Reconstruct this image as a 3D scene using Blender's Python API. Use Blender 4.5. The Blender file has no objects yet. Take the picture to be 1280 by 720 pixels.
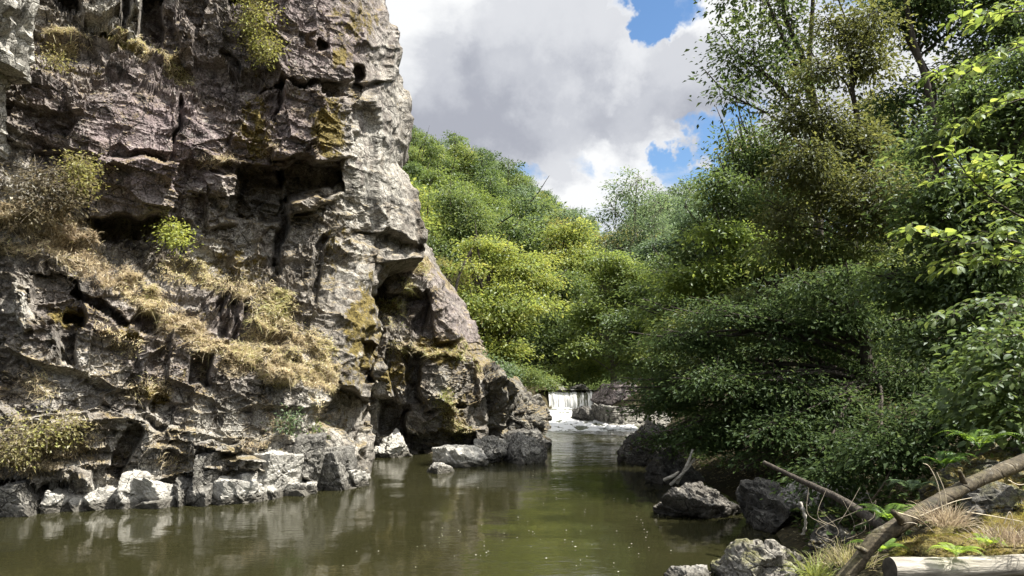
import bpy, math, numpy as np
from mathutils import Vector
sc = bpy.context.scene
COL = sc.collection
F, HZ, CZ = 967.0, 470.0, 2.0        # focal length and horizon row of the photo in its own pixels, eye height (m)
rng = np.random.default_rng(11)

def W(px, py, d):
    px = np.asarray(px, float); py = np.asarray(py, float); d = np.asarray(d, float)
    return np.stack(np.broadcast_arrays((px - 640) / F * d, d, CZ - (py - HZ) / F * d), -1)

# ---------------------------------------------------------------- noise
def hsh(ix, iy, iz, seed):
    n = ix.astype(np.uint32) * np.uint32(374761393) + iy.astype(np.uint32) * np.uint32(668265263) + iz.astype(np.uint32) * np.uint32(1274126177) + np.uint32((seed * 974634777) & 0xffffffff)
    n = (n ^ (n >> np.uint32(13))) * np.uint32(1274126177)
    n = (n ^ (n >> np.uint32(15))) * np.uint32(2246822519)
    n = n ^ (n >> np.uint32(16))
    return n.astype(np.float64) / 4294967296.0

def vn(p, seed=0):
    f = np.floor(p); t = p - f; t = t * t * (3 - 2 * t)
    i = f.astype(np.int64)
    r = 0
    for dx in (0, 1):
        wx = t[:, 0] if dx else 1 - t[:, 0]
        for dy in (0, 1):
            wy = t[:, 1] if dy else 1 - t[:, 1]
            for dz in (0, 1):
                wz = t[:, 2] if dz else 1 - t[:, 2]
                r = r + wx * wy * wz * hsh(i[:, 0] + dx, i[:, 1] + dy, i[:, 2] + dz, seed)
    return r * 2 - 1

def fbm(p, octv=4, seed=0, gain=0.5):
    a, s, r = 1.0, 0.0, 0
    for o in range(octv):
        r = r + a * vn(p * (2.03 ** o) + 17.3 * o, seed + o * 7)
        s += a; a *= gain
    return r / s

def facets(p, scale, M, seed, tilt=.6):
    """blocky relief: every Voronoi cell is a tilted plane; returns height about -1..1 and closeness to a joint 0..1"""
    q = (p @ M) / scale
    b = np.floor(q - 0.5).astype(np.int64)
    f1 = np.full(len(q), 9e9); f2 = np.full(len(q), 9e9); off = np.zeros(len(q))
    for dx in (0, 1):
        for dy in (0, 1):
            for dz in (0, 1):
                ix, iy, iz = b[:, 0] + dx, b[:, 1] + dy, b[:, 2] + dz
                c = np.stack([ix + 0.5 + 0.8 * (hsh(ix, iy, iz, seed) - .5), iy + 0.5 + 0.8 * (hsh(ix, iy, iz, seed + 1) - .5), iz + 0.5 + 0.8 * (hsh(ix, iy, iz, seed + 2) - .5)], 1)
                v = q - c
                d = np.abs(v).max(1) ** 2 * .75 + (v * v).sum(1) * .25
                g = np.stack([hsh(ix, iy, iz, seed + 3), hsh(ix, iy, iz, seed + 4), hsh(ix, iy, iz, seed + 5)], 1) * 2 - 1
                o = (hsh(ix, iy, iz, seed + 6) * 2 - 1) * 0.75 + (v * g).sum(1) * tilt
                near = d < f1
                f2 = np.where(near, f1, np.minimum(f2, d))
                off = np.where(near, o, off)
                f1 = np.where(near, d, f1)
    e = np.sqrt(f2) - np.sqrt(f1)
    return off, np.clip(1 - e / 0.07, 0, 1)

def rotm(ax, ay, az):
    from mathutils import Euler
    return np.array(Euler((math.radians(ax), math.radians(ay), math.radians(az))).to_matrix())
def sst(a, b, x):
    t = np.clip((x - a) / (b - a), 0, 1); return t * t * (3 - 2 * t)

# ---------------------------------------------------------------- mesh building
class MB:
    def __init__(s): s.v = []; s.q = []; s.t = []; s.n = 0; s.a = {}
    def add(s, v, q=None, t=None, **attrs):
        v = np.asarray(v, float).reshape(-1, 3)
        if q is not None and len(q): s.q.append(np.asarray(q, np.int64) + s.n)
        if t is not None and len(t): s.t.append(np.asarray(t, np.int64) + s.n)
        for k, a in attrs.items():
            s.a.setdefault(k, []).append(np.broadcast_to(np.asarray(a, float), (len(v),)))
        s.v.append(v); s.n += len(v)
    def build(s, name, mat, parent=None, loc=None, smooth=True):
        V = np.concatenate(s.v)
        if loc is not None: V = V - np.asarray(loc)
        Q = np.concatenate(s.q) if s.q else np.zeros((0, 4), np.int64)
        T = np.concatenate(s.t) if s.t else np.zeros((0, 3), np.int64)
        me = bpy.data.meshes.new(name)
        me.vertices.add(len(V)); me.vertices.foreach_set('co', V.astype(np.float32).ravel())
        li = np.concatenate([Q.ravel(), T.ravel()]).astype(np.int32)
        me.loops.add(len(li)); me.loops.foreach_set('vertex_index', li)
        st = np.concatenate([np.arange(len(Q)) * 4, len(Q) * 4 + np.arange(len(T)) * 3]).astype(np.int32)
        me.polygons.add(len(st)); me.polygons.foreach_set('loop_start', st)
        me.polygons.foreach_set('use_smooth', np.full(len(st), smooth))
        for k, a in s.a.items():
            at = me.attributes.new(k, 'FLOAT', 'POINT'); at.data.foreach_set('value', np.concatenate(a).astype(np.float32))
        me.update(calc_edges=True)
        o = bpy.data.objects.new(name, me); COL.objects.link(o)
        if mat: me.materials.append(mat)
        if parent is not None: o.parent = parent
        elif loc is not None: o.location = loc
        return o

def tag(o, label, cat=None, group=None, kind=None):
    o['label'] = label
    if cat: o['category'] = cat
    if group: o['group'] = group
    if kind: o['kind'] = kind
    return o
def thing(name, loc, label, cat, group=None):
    o = bpy.data.objects.new(name, None); COL.objects.link(o); o.location = loc; o.empty_display_size = .2
    return tag(o, label, cat, group)
def copy_tree(src, loc, rz=0, sca=1, label=None):
    r = src.copy(); COL.objects.link(r); r.location = loc; r.rotation_euler = (0, 0, rz); r.scale = (sca,) * 3 if not hasattr(sca, '__len__') else sca
    if label: r['label'] = label
    for ch in list(src.children):
        c = ch.copy(); COL.objects.link(c); c.parent = r
    return r

def nrm(v): return v / (np.linalg.norm(v, axis=-1, keepdims=True) + 1e-9)
def frames(P):
    P = np.asarray(P, float); T = nrm(np.gradient(P, axis=0))
    up = np.array([0, 0, 1.]) if abs(T[0, 2]) < .9 else np.array([1., 0, 0])
    N = np.zeros_like(P); n = up - T[0] * (up @ T[0]); n /= np.linalg.norm(n)
    for i in range(len(P)):
        n = n - T[i] * (n @ T[i]); n = n / (np.linalg.norm(n) + 1e-9); N[i] = n
    return T, N, np.cross(T, N)
def tube(mb, P, R, k=6, rough=0, seed=0, cap=False, **attrs):
    P = np.asarray(P, float); R = np.broadcast_to(np.asarray(R, float), (len(P),))
    T, N, B = frames(P); a = np.arange(k) / k * 2 * math.pi
    off = np.cos(a)[None, :, None] * N[:, None] + np.sin(a)[None, :, None] * B[:, None]
    rr = R[:, None]
    if rough:
        pp = (P[:, None] + off * R[:, None, None]).reshape(-1, 3)
        rr = rr * (1 + rough * (fbm(pp / (R.mean() * 2.0), 4, seed)).reshape(len(P), k))
    V = P[:, None] + off * rr[..., None]
    i = np.arange(len(P) - 1)[:, None] * k; j = np.arange(k)[None]; j2 = (j + 1) % k
    q = np.stack([i + j, i + j2, i + k + j2, i + k + j], -1).reshape(-1, 4)
    v = V.reshape(-1, 3); t = []
    if cap:
        n = len(v); v = np.concatenate([v, P[:1], P[-1:]]); b = (len(P) - 1) * k
        t = [(n, (x + 1) % k, x) for x in range(k)] + [(n + 1, b + x, b + (x + 1) % k) for x in range(k)]
    mb.add(v, q, t, **attrs)
def spline(pts, n):
    """Catmull-Rom through pts"""
    p = np.asarray(pts, float); p = np.concatenate([[2 * p[0] - p[1]], p, [2 * p[-1] - p[-2]]])
    u = np.linspace(0, len(p) - 3 - 1e-6, n); i = u.astype(int); t = (u - i).reshape((-1,) + (1,) * (p.ndim - 1))
    a, b, c, d = p[i], p[i + 1], p[i + 2], p[i + 3]
    return .5 * (2 * b + (c - a) * t + (2 * a - 5 * b + 4 * c - d) * t ** 2 + (3 * b - a - 3 * c + d) * t ** 3)

# ---------------------------------------------------------------- node materials
class NT:
    def __init__(s, name):
        s.m = bpy.data.materials.new(name); s.m.use_nodes = True; s.t = s.m.node_tree; s.t.nodes.clear()
    def n(s, typ, ins=None, **props):
        nd = s.t.nodes.new(typ)
        for k, v in props.items(): setattr(nd, k, v)
        for k, v in (ins or {}).items(): s.put(nd.inputs[k], v)
        return nd
    def put(s, sock, v):
        if isinstance(v, bpy.types.NodeSocket): s.t.links.new(v, sock)
        else: sock.default_value = v
    def math(s, op, a, b=None, clamp=False):
        nd = s.n('ShaderNodeMath', operation=op, use_clamp=clamp); s.put(nd.inputs[0], a)
        if b is not None: s.put(nd.inputs[1], b)
        return nd.outputs[0]
    def mix(s, f, a, b, mode='MIX'):
        nd = s.n('ShaderNodeMix', data_type='RGBA', blend_type=mode)
        s.put(nd.inputs[0], f); s.put(nd.inputs[6], a if isinstance(a, bpy.types.NodeSocket) else (*a, 1)); s.put(nd.inputs[7], b if isinstance(b, bpy.types.NodeSocket) else (*b, 1))
        return nd.outputs[2]
    def ramp(s, f, stops):
        nd = s.n('ShaderNodeValToRGB'); s.put(nd.inputs[0], f); e = nd.color_ramp.elements
        while len(e) < len(stops): e.new(.5)
        for el, (p, c) in zip(e, stops): el.position = p; el.color = (*c, 1) if len(c) == 3 else c
        return nd.outputs[0]
    def step(s, f, a, b):
        nd = s.n('ShaderNodeMapRange', interpolation_type='SMOOTHSTEP'); s.put(nd.inputs[0], f); s.put(nd.inputs[1], a); s.put(nd.inputs[2], b); return nd.outputs[0]
    def noise(s, scale, detail=4, vec=None, rough=.55, dist=0, lac=2.0):
        nd = s.n('ShaderNodeTexNoise'); nd.inputs['Scale'].default_value = scale; nd.inputs['Detail'].default_value = detail
        nd.inputs['Roughness'].default_value = rough; nd.inputs['Distortion'].default_value = dist
        if vec is not None: s.put(nd.inputs['Vector'], vec)
        return nd.outputs[0]
    def coord(s, what='Object'): return s.n('ShaderNodeTexCoord').outputs[what]
    def scaled(s, vec, x, y, z, rot=(0, 0, 0)):
        return s.n('ShaderNodeMapping', {'Vector': vec, 'Scale': (x, y, z), 'Rotation': rot}).outputs[0]
    def attr(s, name): return s.n('ShaderNodeAttribute', attribute_name=name).outputs['Fac']
    def out(s, shader): s.t.links.new(shader, s.n('ShaderNodeOutputMaterial').inputs[0]); return s.m

def rock_mat(name, dark, mid, light, lichen=.55, mossc=(.15, .115, .03), wet=0.0, rough=.85, lich_amt=.6, straw=True, moss_up=.0, bump=.09, worn=1.0):
    N = NT(name); P = N.coord('Object')
    big = N.noise(.9, 6, P, .6); med = N.noise(4.2, 8, P, .68); fine = N.noise(26, 6, P, .7)
    base = N.ramp(N.math('ADD', N.math('MULTIPLY', big, .5), N.math('MULTIPLY', med, .5)), [(.36, dark), (.5, mid), (.63, light)])
    pr = N.attr('purple'); pc = N.ramp(N.math('ADD', N.math('MULTIPLY', med, .6), N.math('MULTIPLY', fine, .4)), [(.36, (.085, .066, .068)), (.5, (.20, .158, .16)), (.64, (.33, .28, .275))])
    c = N.mix(pr, base, pc)
    # pale faces broken up by slanting streaks
    st = N.noise(3.0, 7, N.scaled(P, 1.6, 1.6, .45, (0, .35, 0)), .65)
    pale = N.math('MULTIPLY', N.attr('pale'), N.step(st, .36, .56))
    c = N.mix(pale, c, N.ramp(fine, [(.3, (.26, .255, .225)), (.62, (.62, .60, .54))]))
    # brown soil and dead moss caught on the face, straw coloured ground under the grass
    so = N.math('MULTIPLY', N.step(N.noise(1.5, 8, P, .7), .52, .64), .6 if straw else 0.0)
    c = N.mix(so, c, N.ramp(fine, [(.3, (.05, .036, .024)), (.7, (.17, .128, .085))]))
    dr = N.step(N.math('ADD', N.attr('dry'), N.math('MULTIPLY', N.math('SUBTRACT', N.noise(6, 8, P, .75), .5), 1.5)), .40, .62)
    c = N.mix(dr, c, N.ramp(N.noise(20, 5, P, .7), [(.3, (.12, .09, .06)), (.55, (.30, .25, .165)), (.75, (.48, .42, .29))]))
    # lichen flecks
    lf = N.step(N.noise(11, 7, P, .72), lichen, lichen + .07)
    lf = N.math('MULTIPLY', N.math('MULTIPLY', lf, lich_amt), N.step(N.noise(1.7, 3, P), .38, .62))
    c = N.mix(lf, c, N.ramp(fine, [(.3, (.30, .29, .25)), (.7, (.55, .54, .48))]))
    # dark algae patches with shapes of their own
    dk = N.math('MULTIPLY', N.step(N.noise(2.4, 8, N.scaled(P, 1.2, 1.2, .7), .7), .53, .63), .75 * worn)
    c = N.mix(dk, c, (.045, .042, .038))
    # hairline joints
    wv = N.n('ShaderNodeMix', {0: .10, 4: P, 5: N.n('ShaderNodeTexNoise', {'Vector': P, 'Scale': 2.5, 'Detail': 5.0}).outputs['Color']}, data_type='VECTOR').outputs[1]
    jo = N.n('ShaderNodeTexVoronoi', {'Vector': N.scaled(wv, 1.0, 1.0, 1.7, (.1, .2, .3)), 'Scale': 2.6}, feature='DISTANCE_TO_EDGE').outputs[0]
    jm = N.math('MULTIPLY', N.step(jo, .028, .004), N.step(N.noise(1.9, 4, P), .44, .56))
    jm = N.math('MULTIPLY', jm, worn * worn)
    c = N.mix(N.math('MULTIPLY', jm, .8), c, (.03, .027, .024))
    geo = N.n('ShaderNodeNewGeometry'); nz = N.n('ShaderNodeSeparateXYZ', {0: geo.outputs['Normal']}).outputs[2]
    if straw:
        up = N.math('MULTIPLY', N.step(nz, .42, .85), N.step(N.noise(2.2, 5, P), .44, .6))
        c = N.mix(N.math('MULTIPLY', up, .75), c, N.ramp(fine, [(.3, (.10, .075, .03)), (.7, (.34, .26, .12))]))
    if moss_up:
        up = N.math('MULTIPLY', N.step(nz, .1, .7), N.step(N.noise(3, 5, P), .42, .55))
        c = N.mix(N.math('MULTIPLY', up, moss_up), c, N.ramp(fine, [(.3, (.035, .045, .01)), (.7, (.17, .16, .035))]))
    mm = N.step(N.math('ADD', N.attr('moss'), N.math('MULTIPLY', N.math('SUBTRACT', N.noise(5, 9, P, .78), .5), 3.2)), .42, .72)
    c = N.mix(mm, c, N.ramp(N.noise(16, 5, P, .7), [(.3, tuple(x * .35 for x in mossc)), (.52, mossc), (.72, (mossc[0] * 1.9, mossc[1] * 1.9, mossc[2] * 2.2))]))
    if wet:   # dark wet band just above the waterline, with a pale line of dried mud over it
        z = N.n('ShaderNodeSeparateXYZ', {0: geo.outputs['Position']}).outputs[2]
        wb = N.step(N.math('ADD', z, N.math('MULTIPLY', N.noise(2.5, 4, P), -.20)), .085, -.03)
        c = N.mix(N.math('MULTIPLY', wb, wet), c, (.05, .045, .035))
    bh = N.math('ADD', N.math('MULTIPLY', med, .6), N.math('MULTIPLY', fine, .25))
    vor = N.n('ShaderNodeTexVoronoi', {'Vector': N.n('ShaderNodeMix', {0: .12, 4: P, 5: N.n('ShaderNodeTexNoise', {'Vector': P, 'Scale': 3.0}).outputs['Color']}, data_type='VECTOR').outputs[1], 'Scale': 5.5}, feature='DISTANCE_TO_EDGE').outputs[0]
    bh = N.math('ADD', bh, N.math('MULTIPLY', N.step(vor, 0, .05), .12))
    bh = N.math('SUBTRACT', bh, N.math('MULTIPLY', jm, .35))
    bp = N.n('ShaderNodeBump', {'Height': bh, 'Strength': .9, 'Distance': bump})
    mott = N.noise(30, 6, P, .8); c = N.mix(N.math('ADD', N.step(mott, .42, .56), 1 - worn, True), N.mix(1.0, c, (.46, .45, .44), 'MULTIPLY'), c)
    mo2 = N.noise(13, 7, P, .75); c = N.mix(N.math('MULTIPLY', N.step(mo2, .55, .64), .5), c, N.mix(1.0, c, (1.75, 1.72, 1.66), 'MULTIPLY'))
    b = N.n('ShaderNodeBsdfPrincipled', {'Base Color': c, 'Roughness': rough, 'Normal': bp.outputs[0], 'Specular IOR Level': .3})
    return N.out(b.outputs[0])

def leaf_mat(name, stops, trans=.45, tcol=1.9, gloss=.025, rough=.5):
    N = NT(name)
    oi = N.n('ShaderNodeObjectInfo').outputs['Random']
    t = N.math('ADD', N.attr('tint'), N.math('MULTIPLY', N.math('SUBTRACT', oi, .5), .42), True)
    c = N.ramp(t, stops)
    hs = N.n('ShaderNodeHueSaturation', {'Hue': .485, 'Saturation': 1.0, 'Value': tcol, 'Color': c}).outputs[0]
    d = N.n('ShaderNodeBsdfDiffuse', {'Color': c}).outputs[0]
    tr = N.n('ShaderNodeBsdfTranslucent', {'Color': hs}).outputs[0]
    g = N.n('ShaderNodeBsdfGlossy', {'Color': (.9, .95, 1, 1), 'Roughness': rough}).outputs[0]
    m1 = N.n('ShaderNodeMixShader', {0: trans, 1: d, 2: tr}).outputs[0]
    return N.out(N.n('ShaderNodeMixShader', {0: gloss, 1: m1, 2: g}).outputs[0])

def simple_mat(name, stops, scale=8, rough=.85, bump=.3, stretch=(1, 1, 1), dist=.02, spec=.3, tint=False):
    N = NT(name); P = N.scaled(N.coord('Object'), *stretch)
    f = N.noise(scale, 7, P, .65)
    c = N.ramp(N.attr('tint') if tint else f, stops)
    bp = N.n('ShaderNodeBump', {'Height': f, 'Strength': bump, 'Distance': dist})
    return N.out(N.n('ShaderNodeBsdfPrincipled', {'Base Color': c, 'Roughness': rough, 'Normal': bp.outputs[0], 'Specular IOR Level': spec}).outputs[0])

# ---------------------------------------------------------------- leaves and trees
def add_leaves(mb, pos, dirv, nor, L, wid=.5, tint=.5, bend=.12):
    """one folded diamond per leaf"""
    d = nrm(dirv); s = nrm(np.cross(d, nor)); n = np.cross(s, d)
    L = np.broadcast_to(np.asarray(L, float), (len(pos),))[:, None]
    a = pos; m = pos + d * L * .45; w = s * L * wid * .5
    l = m + w + n * L * bend; r = m - w + n * L * bend; tip = pos + d * L - n * L * bend * .6
    V = np.stack([a, r, tip, l], 1).reshape(-1, 3); k = np.arange(len(pos)) * 4
    mb.add(V, np.stack([k, k + 1, k + 2, k + 3], 1), tint=np.repeat(np.broadcast_to(tint, (len(pos),)), 4))
def add_leaves_fine(mb, pos, dirv, nor, L, wid=.5, tint=.5):
    """ovate leaf of 10 vertices folded along its midrib, for foliage seen close"""
    d = nrm(dirv); s = nrm(np.cross(d, nor)); n = np.cross(s, d)
    L = np.broadcast_to(np.asarray(L, float), (len(pos),))[:, None]
    prof = [(0, 0), (.25, .40), (.55, .5), (.82, .28), (1, 0)]
    rows = []
    for u, w in prof:
        z = -.22 * u * u
        for sg in (1, 0, -1):
            rows.append(pos + d * L * u + s * L * wid * w * sg + n * L * (z + .10 * abs(sg) * w))
    V = np.stack(rows, 1).reshape(-1, 3); k = np.arange(len(pos))[:, None] * 15
    q = []
    for i in range(4):
        q += [np.concatenate([k + i * 3, k + i * 3 + 1, k + i * 3 + 4, k + i * 3 + 3], 1), np.concatenate([k + i * 3 + 1, k + i * 3 + 2, k + i * 3 + 5, k + i * 3 + 4], 1)]
    mb.add(V, np.concatenate(q), tint=np.repeat(np.broadcast_to(tint, (len(pos),)), 15))

def make_tree(name, label, cat, base, lobes, ncl, nleaf, L, tr, leafm, barkm, seed, top=None, sig=.45, flat=.4, droop=.25, group=None,
              fine=False, wid=.55, shell=.45, bare=0.0, tint0=.5, limb=.4, extra_trunks=(), up=1.0, fork=.5, twr=.006, gap=.35, outw=.55, lnoise=.30):
    R = np.random.default_rng(seed)
    base = np.asarray(base, float)
    cs = np.array([l[0] for l in lobes], float); rs = np.array([l[1] for l in lobes], float)
    if top is None:
        k = np.argmax(cs[:, 2] + rs[:, 2]); top = cs[k] + np.array([0, 0, rs[k, 2] * .6])
    top = np.asarray(top, float); h = np.linalg.norm(top - base)
    u = np.linspace(0, 1, 14)[:, None]
    wob = (spline(R.normal(0, 1, (6, 3)), 14)) * h * .022 * (u * (1.15 - u)) * 3
    T = base + (top - base) * u + wob
    wood = MB()
    tube(wood, T, tr * (1 - .88 * u[:, 0] ** .9) + .004 + tr * .5 * np.exp(-u[:, 0] * 22), 8, .15, seed)
    for et in extra_trunks:
        e = spline(et[0], 16); tube(wood, e, np.linspace(et[1], et[1] * .35, 16), 7, .15, seed + 3)
    wts = (rs[:, 0] * rs[:, 1] + rs[:, 0] * rs[:, 2] + rs[:, 1] * rs[:, 2]) ** 1.0; wts /= wts.sum()
    PO, DI, NO, TI = [], [], [], []
    for c, r, w in zip(cs, rs, wts):
        zfrac = np.clip((c[2] - base[2]) / max(top[2] - base[2], .1), .1, 1.0)
        at = T[int(np.clip(zfrac * fork + .02, .02, .93) * 13)]
        end = c + (c - at) * .25
        mid = at + (c - at) * .5 + np.array([0, 0, .10 * np.linalg.norm(c - at)]) + R.normal(0, .05, 3) * np.linalg.norm(c - at)
        LP = spline([at, mid, c, end], 14)
        tube(wood, LP, np.linspace(tr * limb * (.5 + w ** .5), twr * 1.5, 14), 6, .12, seed + 1)
        n = max(3, int(round(ncl * w)))
        dv = nrm(R.normal(0, 1, (n, 3))); rad = R.random(n) ** shell
        C = c + dv * rad[:, None] * r
        keep = vn(C / (r.mean() * .55) + seed, seed) > -gap - .35 * R.random(n)
        C = C[keep]; n = len(C)
        # sub-limbs: a few knots inside the lobe carry the twigs, so the wood branches in steps
        nk = max(3, n // 9); K = c + nrm(R.normal(0, 1, (nk, 3))) * (R.random((nk, 1)) ** .6) * r * .6
        for kk in K:
            j = np.argmin(((LP[3:12] - kk) ** 2).sum(1)) + 3; j = max(3, j - 2)
            m = (LP[j] + kk) / 2 + R.normal(0, .06, 3) * np.linalg.norm(kk - LP[j])
            tube(wood, spline([LP[j], m, kk], 6), np.linspace(max(twr * 2.2, tr * .09), twr * 1.2, 6), 4)
        for ci in range(n):
            p = C[ci]; k0 = K[np.argmin(((K - p) ** 2).sum(1))]
            ln = np.linalg.norm(p - k0)
            m = (p + k0) / 2 + np.array([0, 0, .10 * ln]) + R.normal(0, .05, 3) * ln
            e = p + nrm(p - k0) * sig * .9 + np.array([0, 0, -droop * sig])
            tp = spline([k0, m, p, e], 8)
            tube(wood, tp, np.linspace(twr * 1.1, twr * .35, 8), 3)
            if R.random() < bare: continue
            nl = int(nleaf * (.6 + .8 * R.random()))
            s = sig * (.75 + .5 * R.random())
            g = R.normal(0, 1, (nl, 3)) * np.array([s, s, s * flat]) 
            rad2 = np.linalg.norm(g[:, :2], axis=1)
            q = p + g + np.array([0, 0, 1.]) * (-droop * rad2[:, None] ** 1.0)
            PO.append(q)
            di = nrm(g * [1, 1, .4]) * .8 + nrm(p - c) * .4 + R.normal(0, .45, (nl, 3)); di[:, 2] -= droop * 1.2
            DI.append(di); no = R.normal(0, lnoise, (nl, 3)) + R.normal(0, .22, 3) + nrm(p - c) * outw + nrm(g) * outw * .6; no[:, 2] += up; NO.append(no)
            TI.append(np.clip(tint0 + R.normal(0, .10) + R.normal(0, .10, nl), 0, 1))
    lv = MB()
    PO = np.concatenate(PO); 
    (add_leaves_fine if fine else add_leaves)(lv, PO, np.concatenate(DI), np.concatenate(NO), L * np.clip(R.normal(1, .36, len(PO)), .4, 2.0), wid, np.concatenate(TI))
    o = thing(name, base, label, cat, group)
    wood.build('trunk', barkm, o, base); lv.build('crown', leafm, o, base, smooth=False)
    return o

def lobe(px, py, d, rx, ry, rd=None):
    """crown lobe given where it stands in the photo and its distance; rx, ry in photo pixels, rd in metres"""
    return (W(px, py, d), np.array([rx / F * d, rd if rd else rx / F * d, ry / F * d]))

def plates(lobes, k, seed, w=.52, h=.30):
    """breaks each crown mass into level, layered sprays"""
    R = np.random.default_rng(seed); o = []
    for c, r in lobes:
        for _ in range(k):
            q = nrm(R.normal(0, 1, 3)) * R.random() ** .4 * r * [.72, .72, .80]
            o.append((c + q, r * np.array([w, w, h]) * (.7 + .6 * R.random())))
    return o
# ================================================================ terrain
YS = np.array([-60, 0, 3, 5, 8, 11, 17, 20, 24, 28, 33, 38, 45, 60, 90, 200.])
XR = np.array([-2, -1.2, .2, 1.6, 2.9, 3.6, 3.6, 4.3, 5.2, 5.6, 5.0, 4.2, 6, 9, 14, 30.])
XL = np.array([-16, -13, -12, -11, -10, -9.5, -5.5, -4.5, -.3, .9, 1.3, 1.8, 2.6, 5.5, 10, 26.])
def water_z(y): return np.interp(y, [28, 31.5, 33, 36.6, 37.2, 60, 100], [0, .40, .45, .5, 1.3, 1.5, 3])
def terr(x, y):
    xr = np.interp(y, YS, XR); xl = np.interp(y, YS, XL); wz = water_z(y)
    dr = x - xr; dl = xl - x
    out = np.maximum(dr, dl)
    bank = np.interp(out, [-1.2, -.4, .15, .8, 3, 8, 20, 60, 160], [-.9, -.35, .10, .40, 1.3, 3.6, 10, 30, 60])
    lf = np.interp(out, [-1.2, -.4, .15, .8, 3, 8, 20, 60, 160], [-.9, -.35, .10, .35, .9, 2.2, 6, 14, 30])
    bank = np.where(dr > dl, bank, lf)
    k = np.clip(.325 - .0048 * x, .10, .55)
    hill = k * np.clip(y - 50, 0, 85) * sst(46, 75, y)
    h = wz + np.maximum(bank, np.minimum(bank, 0) + hill)
    p = np.stack([x, y, 0 * x], -1).reshape(-1, 3)
    land = sst(-.3, 1.2, out)
    return h + (fbm(p * .9, 4, 5).reshape(x.shape) * .12 + fbm(p * .09, 3, 9).reshape(x.shape) * sst(4, 30, out) * 1.3) * land
def make_ground():
    xs = np.concatenate([-np.geomspace(600, 22, 26), np.linspace(-21, 18, 190), np.geomspace(19, 600, 26)])
    ys = np.concatenate([-np.geomspace(500, 9, 14), np.linspace(-8, 62, 230), np.geomspace(63, 900, 60)])
    X, Y = np.meshgrid(xs, ys); Z = terr(X, Y)
    ny, nx = X.shape; i = (np.arange(ny - 1)[:, None] * nx + np.arange(nx - 1)[None]).ravel()
    mb = MB(); mb.add(np.stack([X, Y, Z], -1), np.stack([i, i + 1, i + nx + 1, i + nx], 1))
    N = NT('forest_floor'); P = N.coord('Object')
    a = N.noise(.35, 6, P); b = N.noise(9, 7, P, .7)
    c = N.ramp(N.math('ADD', N.math('MULTIPLY', a, .4), N.math('MULTIPLY', b, .6)), [(.35, (.012, .010, .007)), (.5, (.035, .030, .016)), (.62, (.075, .062, .032)), (.75, (.14, .11, .06))])
    geo = N.n('ShaderNodeNewGeometry'); y = N.n('ShaderNodeSeparateXYZ', {0: geo.outputs['Position']}).outputs[1]
    c = N.mix(N.step(y, 42, 60), c, N.ramp(b, [(.35, (.02, .035, .008)), (.65, (.07, .10, .02))]))
    bp = N.n('ShaderNodeBump', {'Height': b, 'Strength': .8, 'Distance': .06})
    m = N.out(N.n('ShaderNodeBsdfPrincipled', {'Base Color': c, 'Roughness': .95, 'Normal': bp.outputs[0], 'Specular IOR Level': .15}).outputs[0])
    tag(mb.build('ground', m), 'brown and mossy valley floor and wooded slopes around the river', kind='structure')
make_ground()

# ================================================================ river
def make_water():
    N = NT('river_water'); P = N.coord('Object')
    n1 = N.noise(1.6, 3, N.scaled(P, .8, 1.5, 1), .5, .3); n2 = N.noise(6.5, 3, N.scaled(P, .7, 1.5, 1), .55, .4); n3 = N.noise(22, 2, N.scaled(P, .8, 1.3, 1), .5)
    y = N.n('ShaderNodeSeparateXYZ', {0: P}).outputs[1]
    near = N.step(y, 12, 28)                                   # the current is livelier under the cascade
    calm = N.step(N.noise(.35, 3, N.scaled(P, 1, .6, 1)), .40, .62)
    amp = N.math('ADD', N.math('MULTIPLY', near, 1.3), N.math('ADD', .12, N.math('MULTIPLY', calm, .26)))
    h = N.math('ADD', N.math('ADD', N.math('MULTIPLY', n1, .35), N.math('MULTIPLY', n2, .22)), N.math('MULTIPLY', n3, .05))
    bp = N.n('ShaderNodeBump', {'Height': N.math('MULTIPLY', h, amp), 'Strength': .5, 'Distance': .10})
    c = N.mix(N.noise(.5, 3, P), (.0135, .0135, .006), (.024, .023, .0095))
    m = N.out(N.n('ShaderNodeBsdfPrincipled', {'Base Color': c, 'Roughness': .04, 'IOR': 1.333, 'Normal': bp.outputs[0]}).outputs[0])
    ys = np.concatenate([np.linspace(-40, 6, 24), np.linspace(6.2, 28.3, 222)])
    xs = np.linspace(-16, 9, 180); X, Y = np.meshgrid(xs, ys)
    p = np.stack([X, Y, 0 * X], -1).reshape(-1, 3)
    Z = fbm(p * [1.1, 1.8, 1], 3, 3).reshape(X.shape) * (.006 + .03 * sst(20, 28, Y)) * sst(5, 8, Y)
    ny, nx = X.shape; i = (np.arange(ny - 1)[:, None] * nx + np.arange(nx - 1)[None]).ravel()
    mb = MB(); mb.add(np.stack([X, Y, Z], -1), np.stack([i, i + 1, i + nx + 1, i + nx], 1))
    tag(mb.build('river', m), 'murky olive green river pool with soft ripples', kind='structure')
    # stretch above the fall
    ys = np.linspace(36.9, 60, 60); t = np.linspace(-.2, 1.2, 30)
    xl = np.interp(ys, YS, XL); xr = np.interp(ys, YS, XR)
    X = xl[:, None] + (xr - xl)[:, None] * t; Y = np.repeat(ys[:, None], 30, 1); Z = np.interp(Y, [36.9, 60], [1.33, 1.5])
    i = (np.arange(59)[:, None] * 30 + np.arange(29)[None]).ravel()
    mb = MB(); mb.add(np.stack([X, Y, Z], -1), np.stack([i, i + 1, i + 31, i + 30], 1))
    tag(mb.build('upper_river', m), 'calm river water above the waterfall lip', kind='structure')
make_water()

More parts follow.
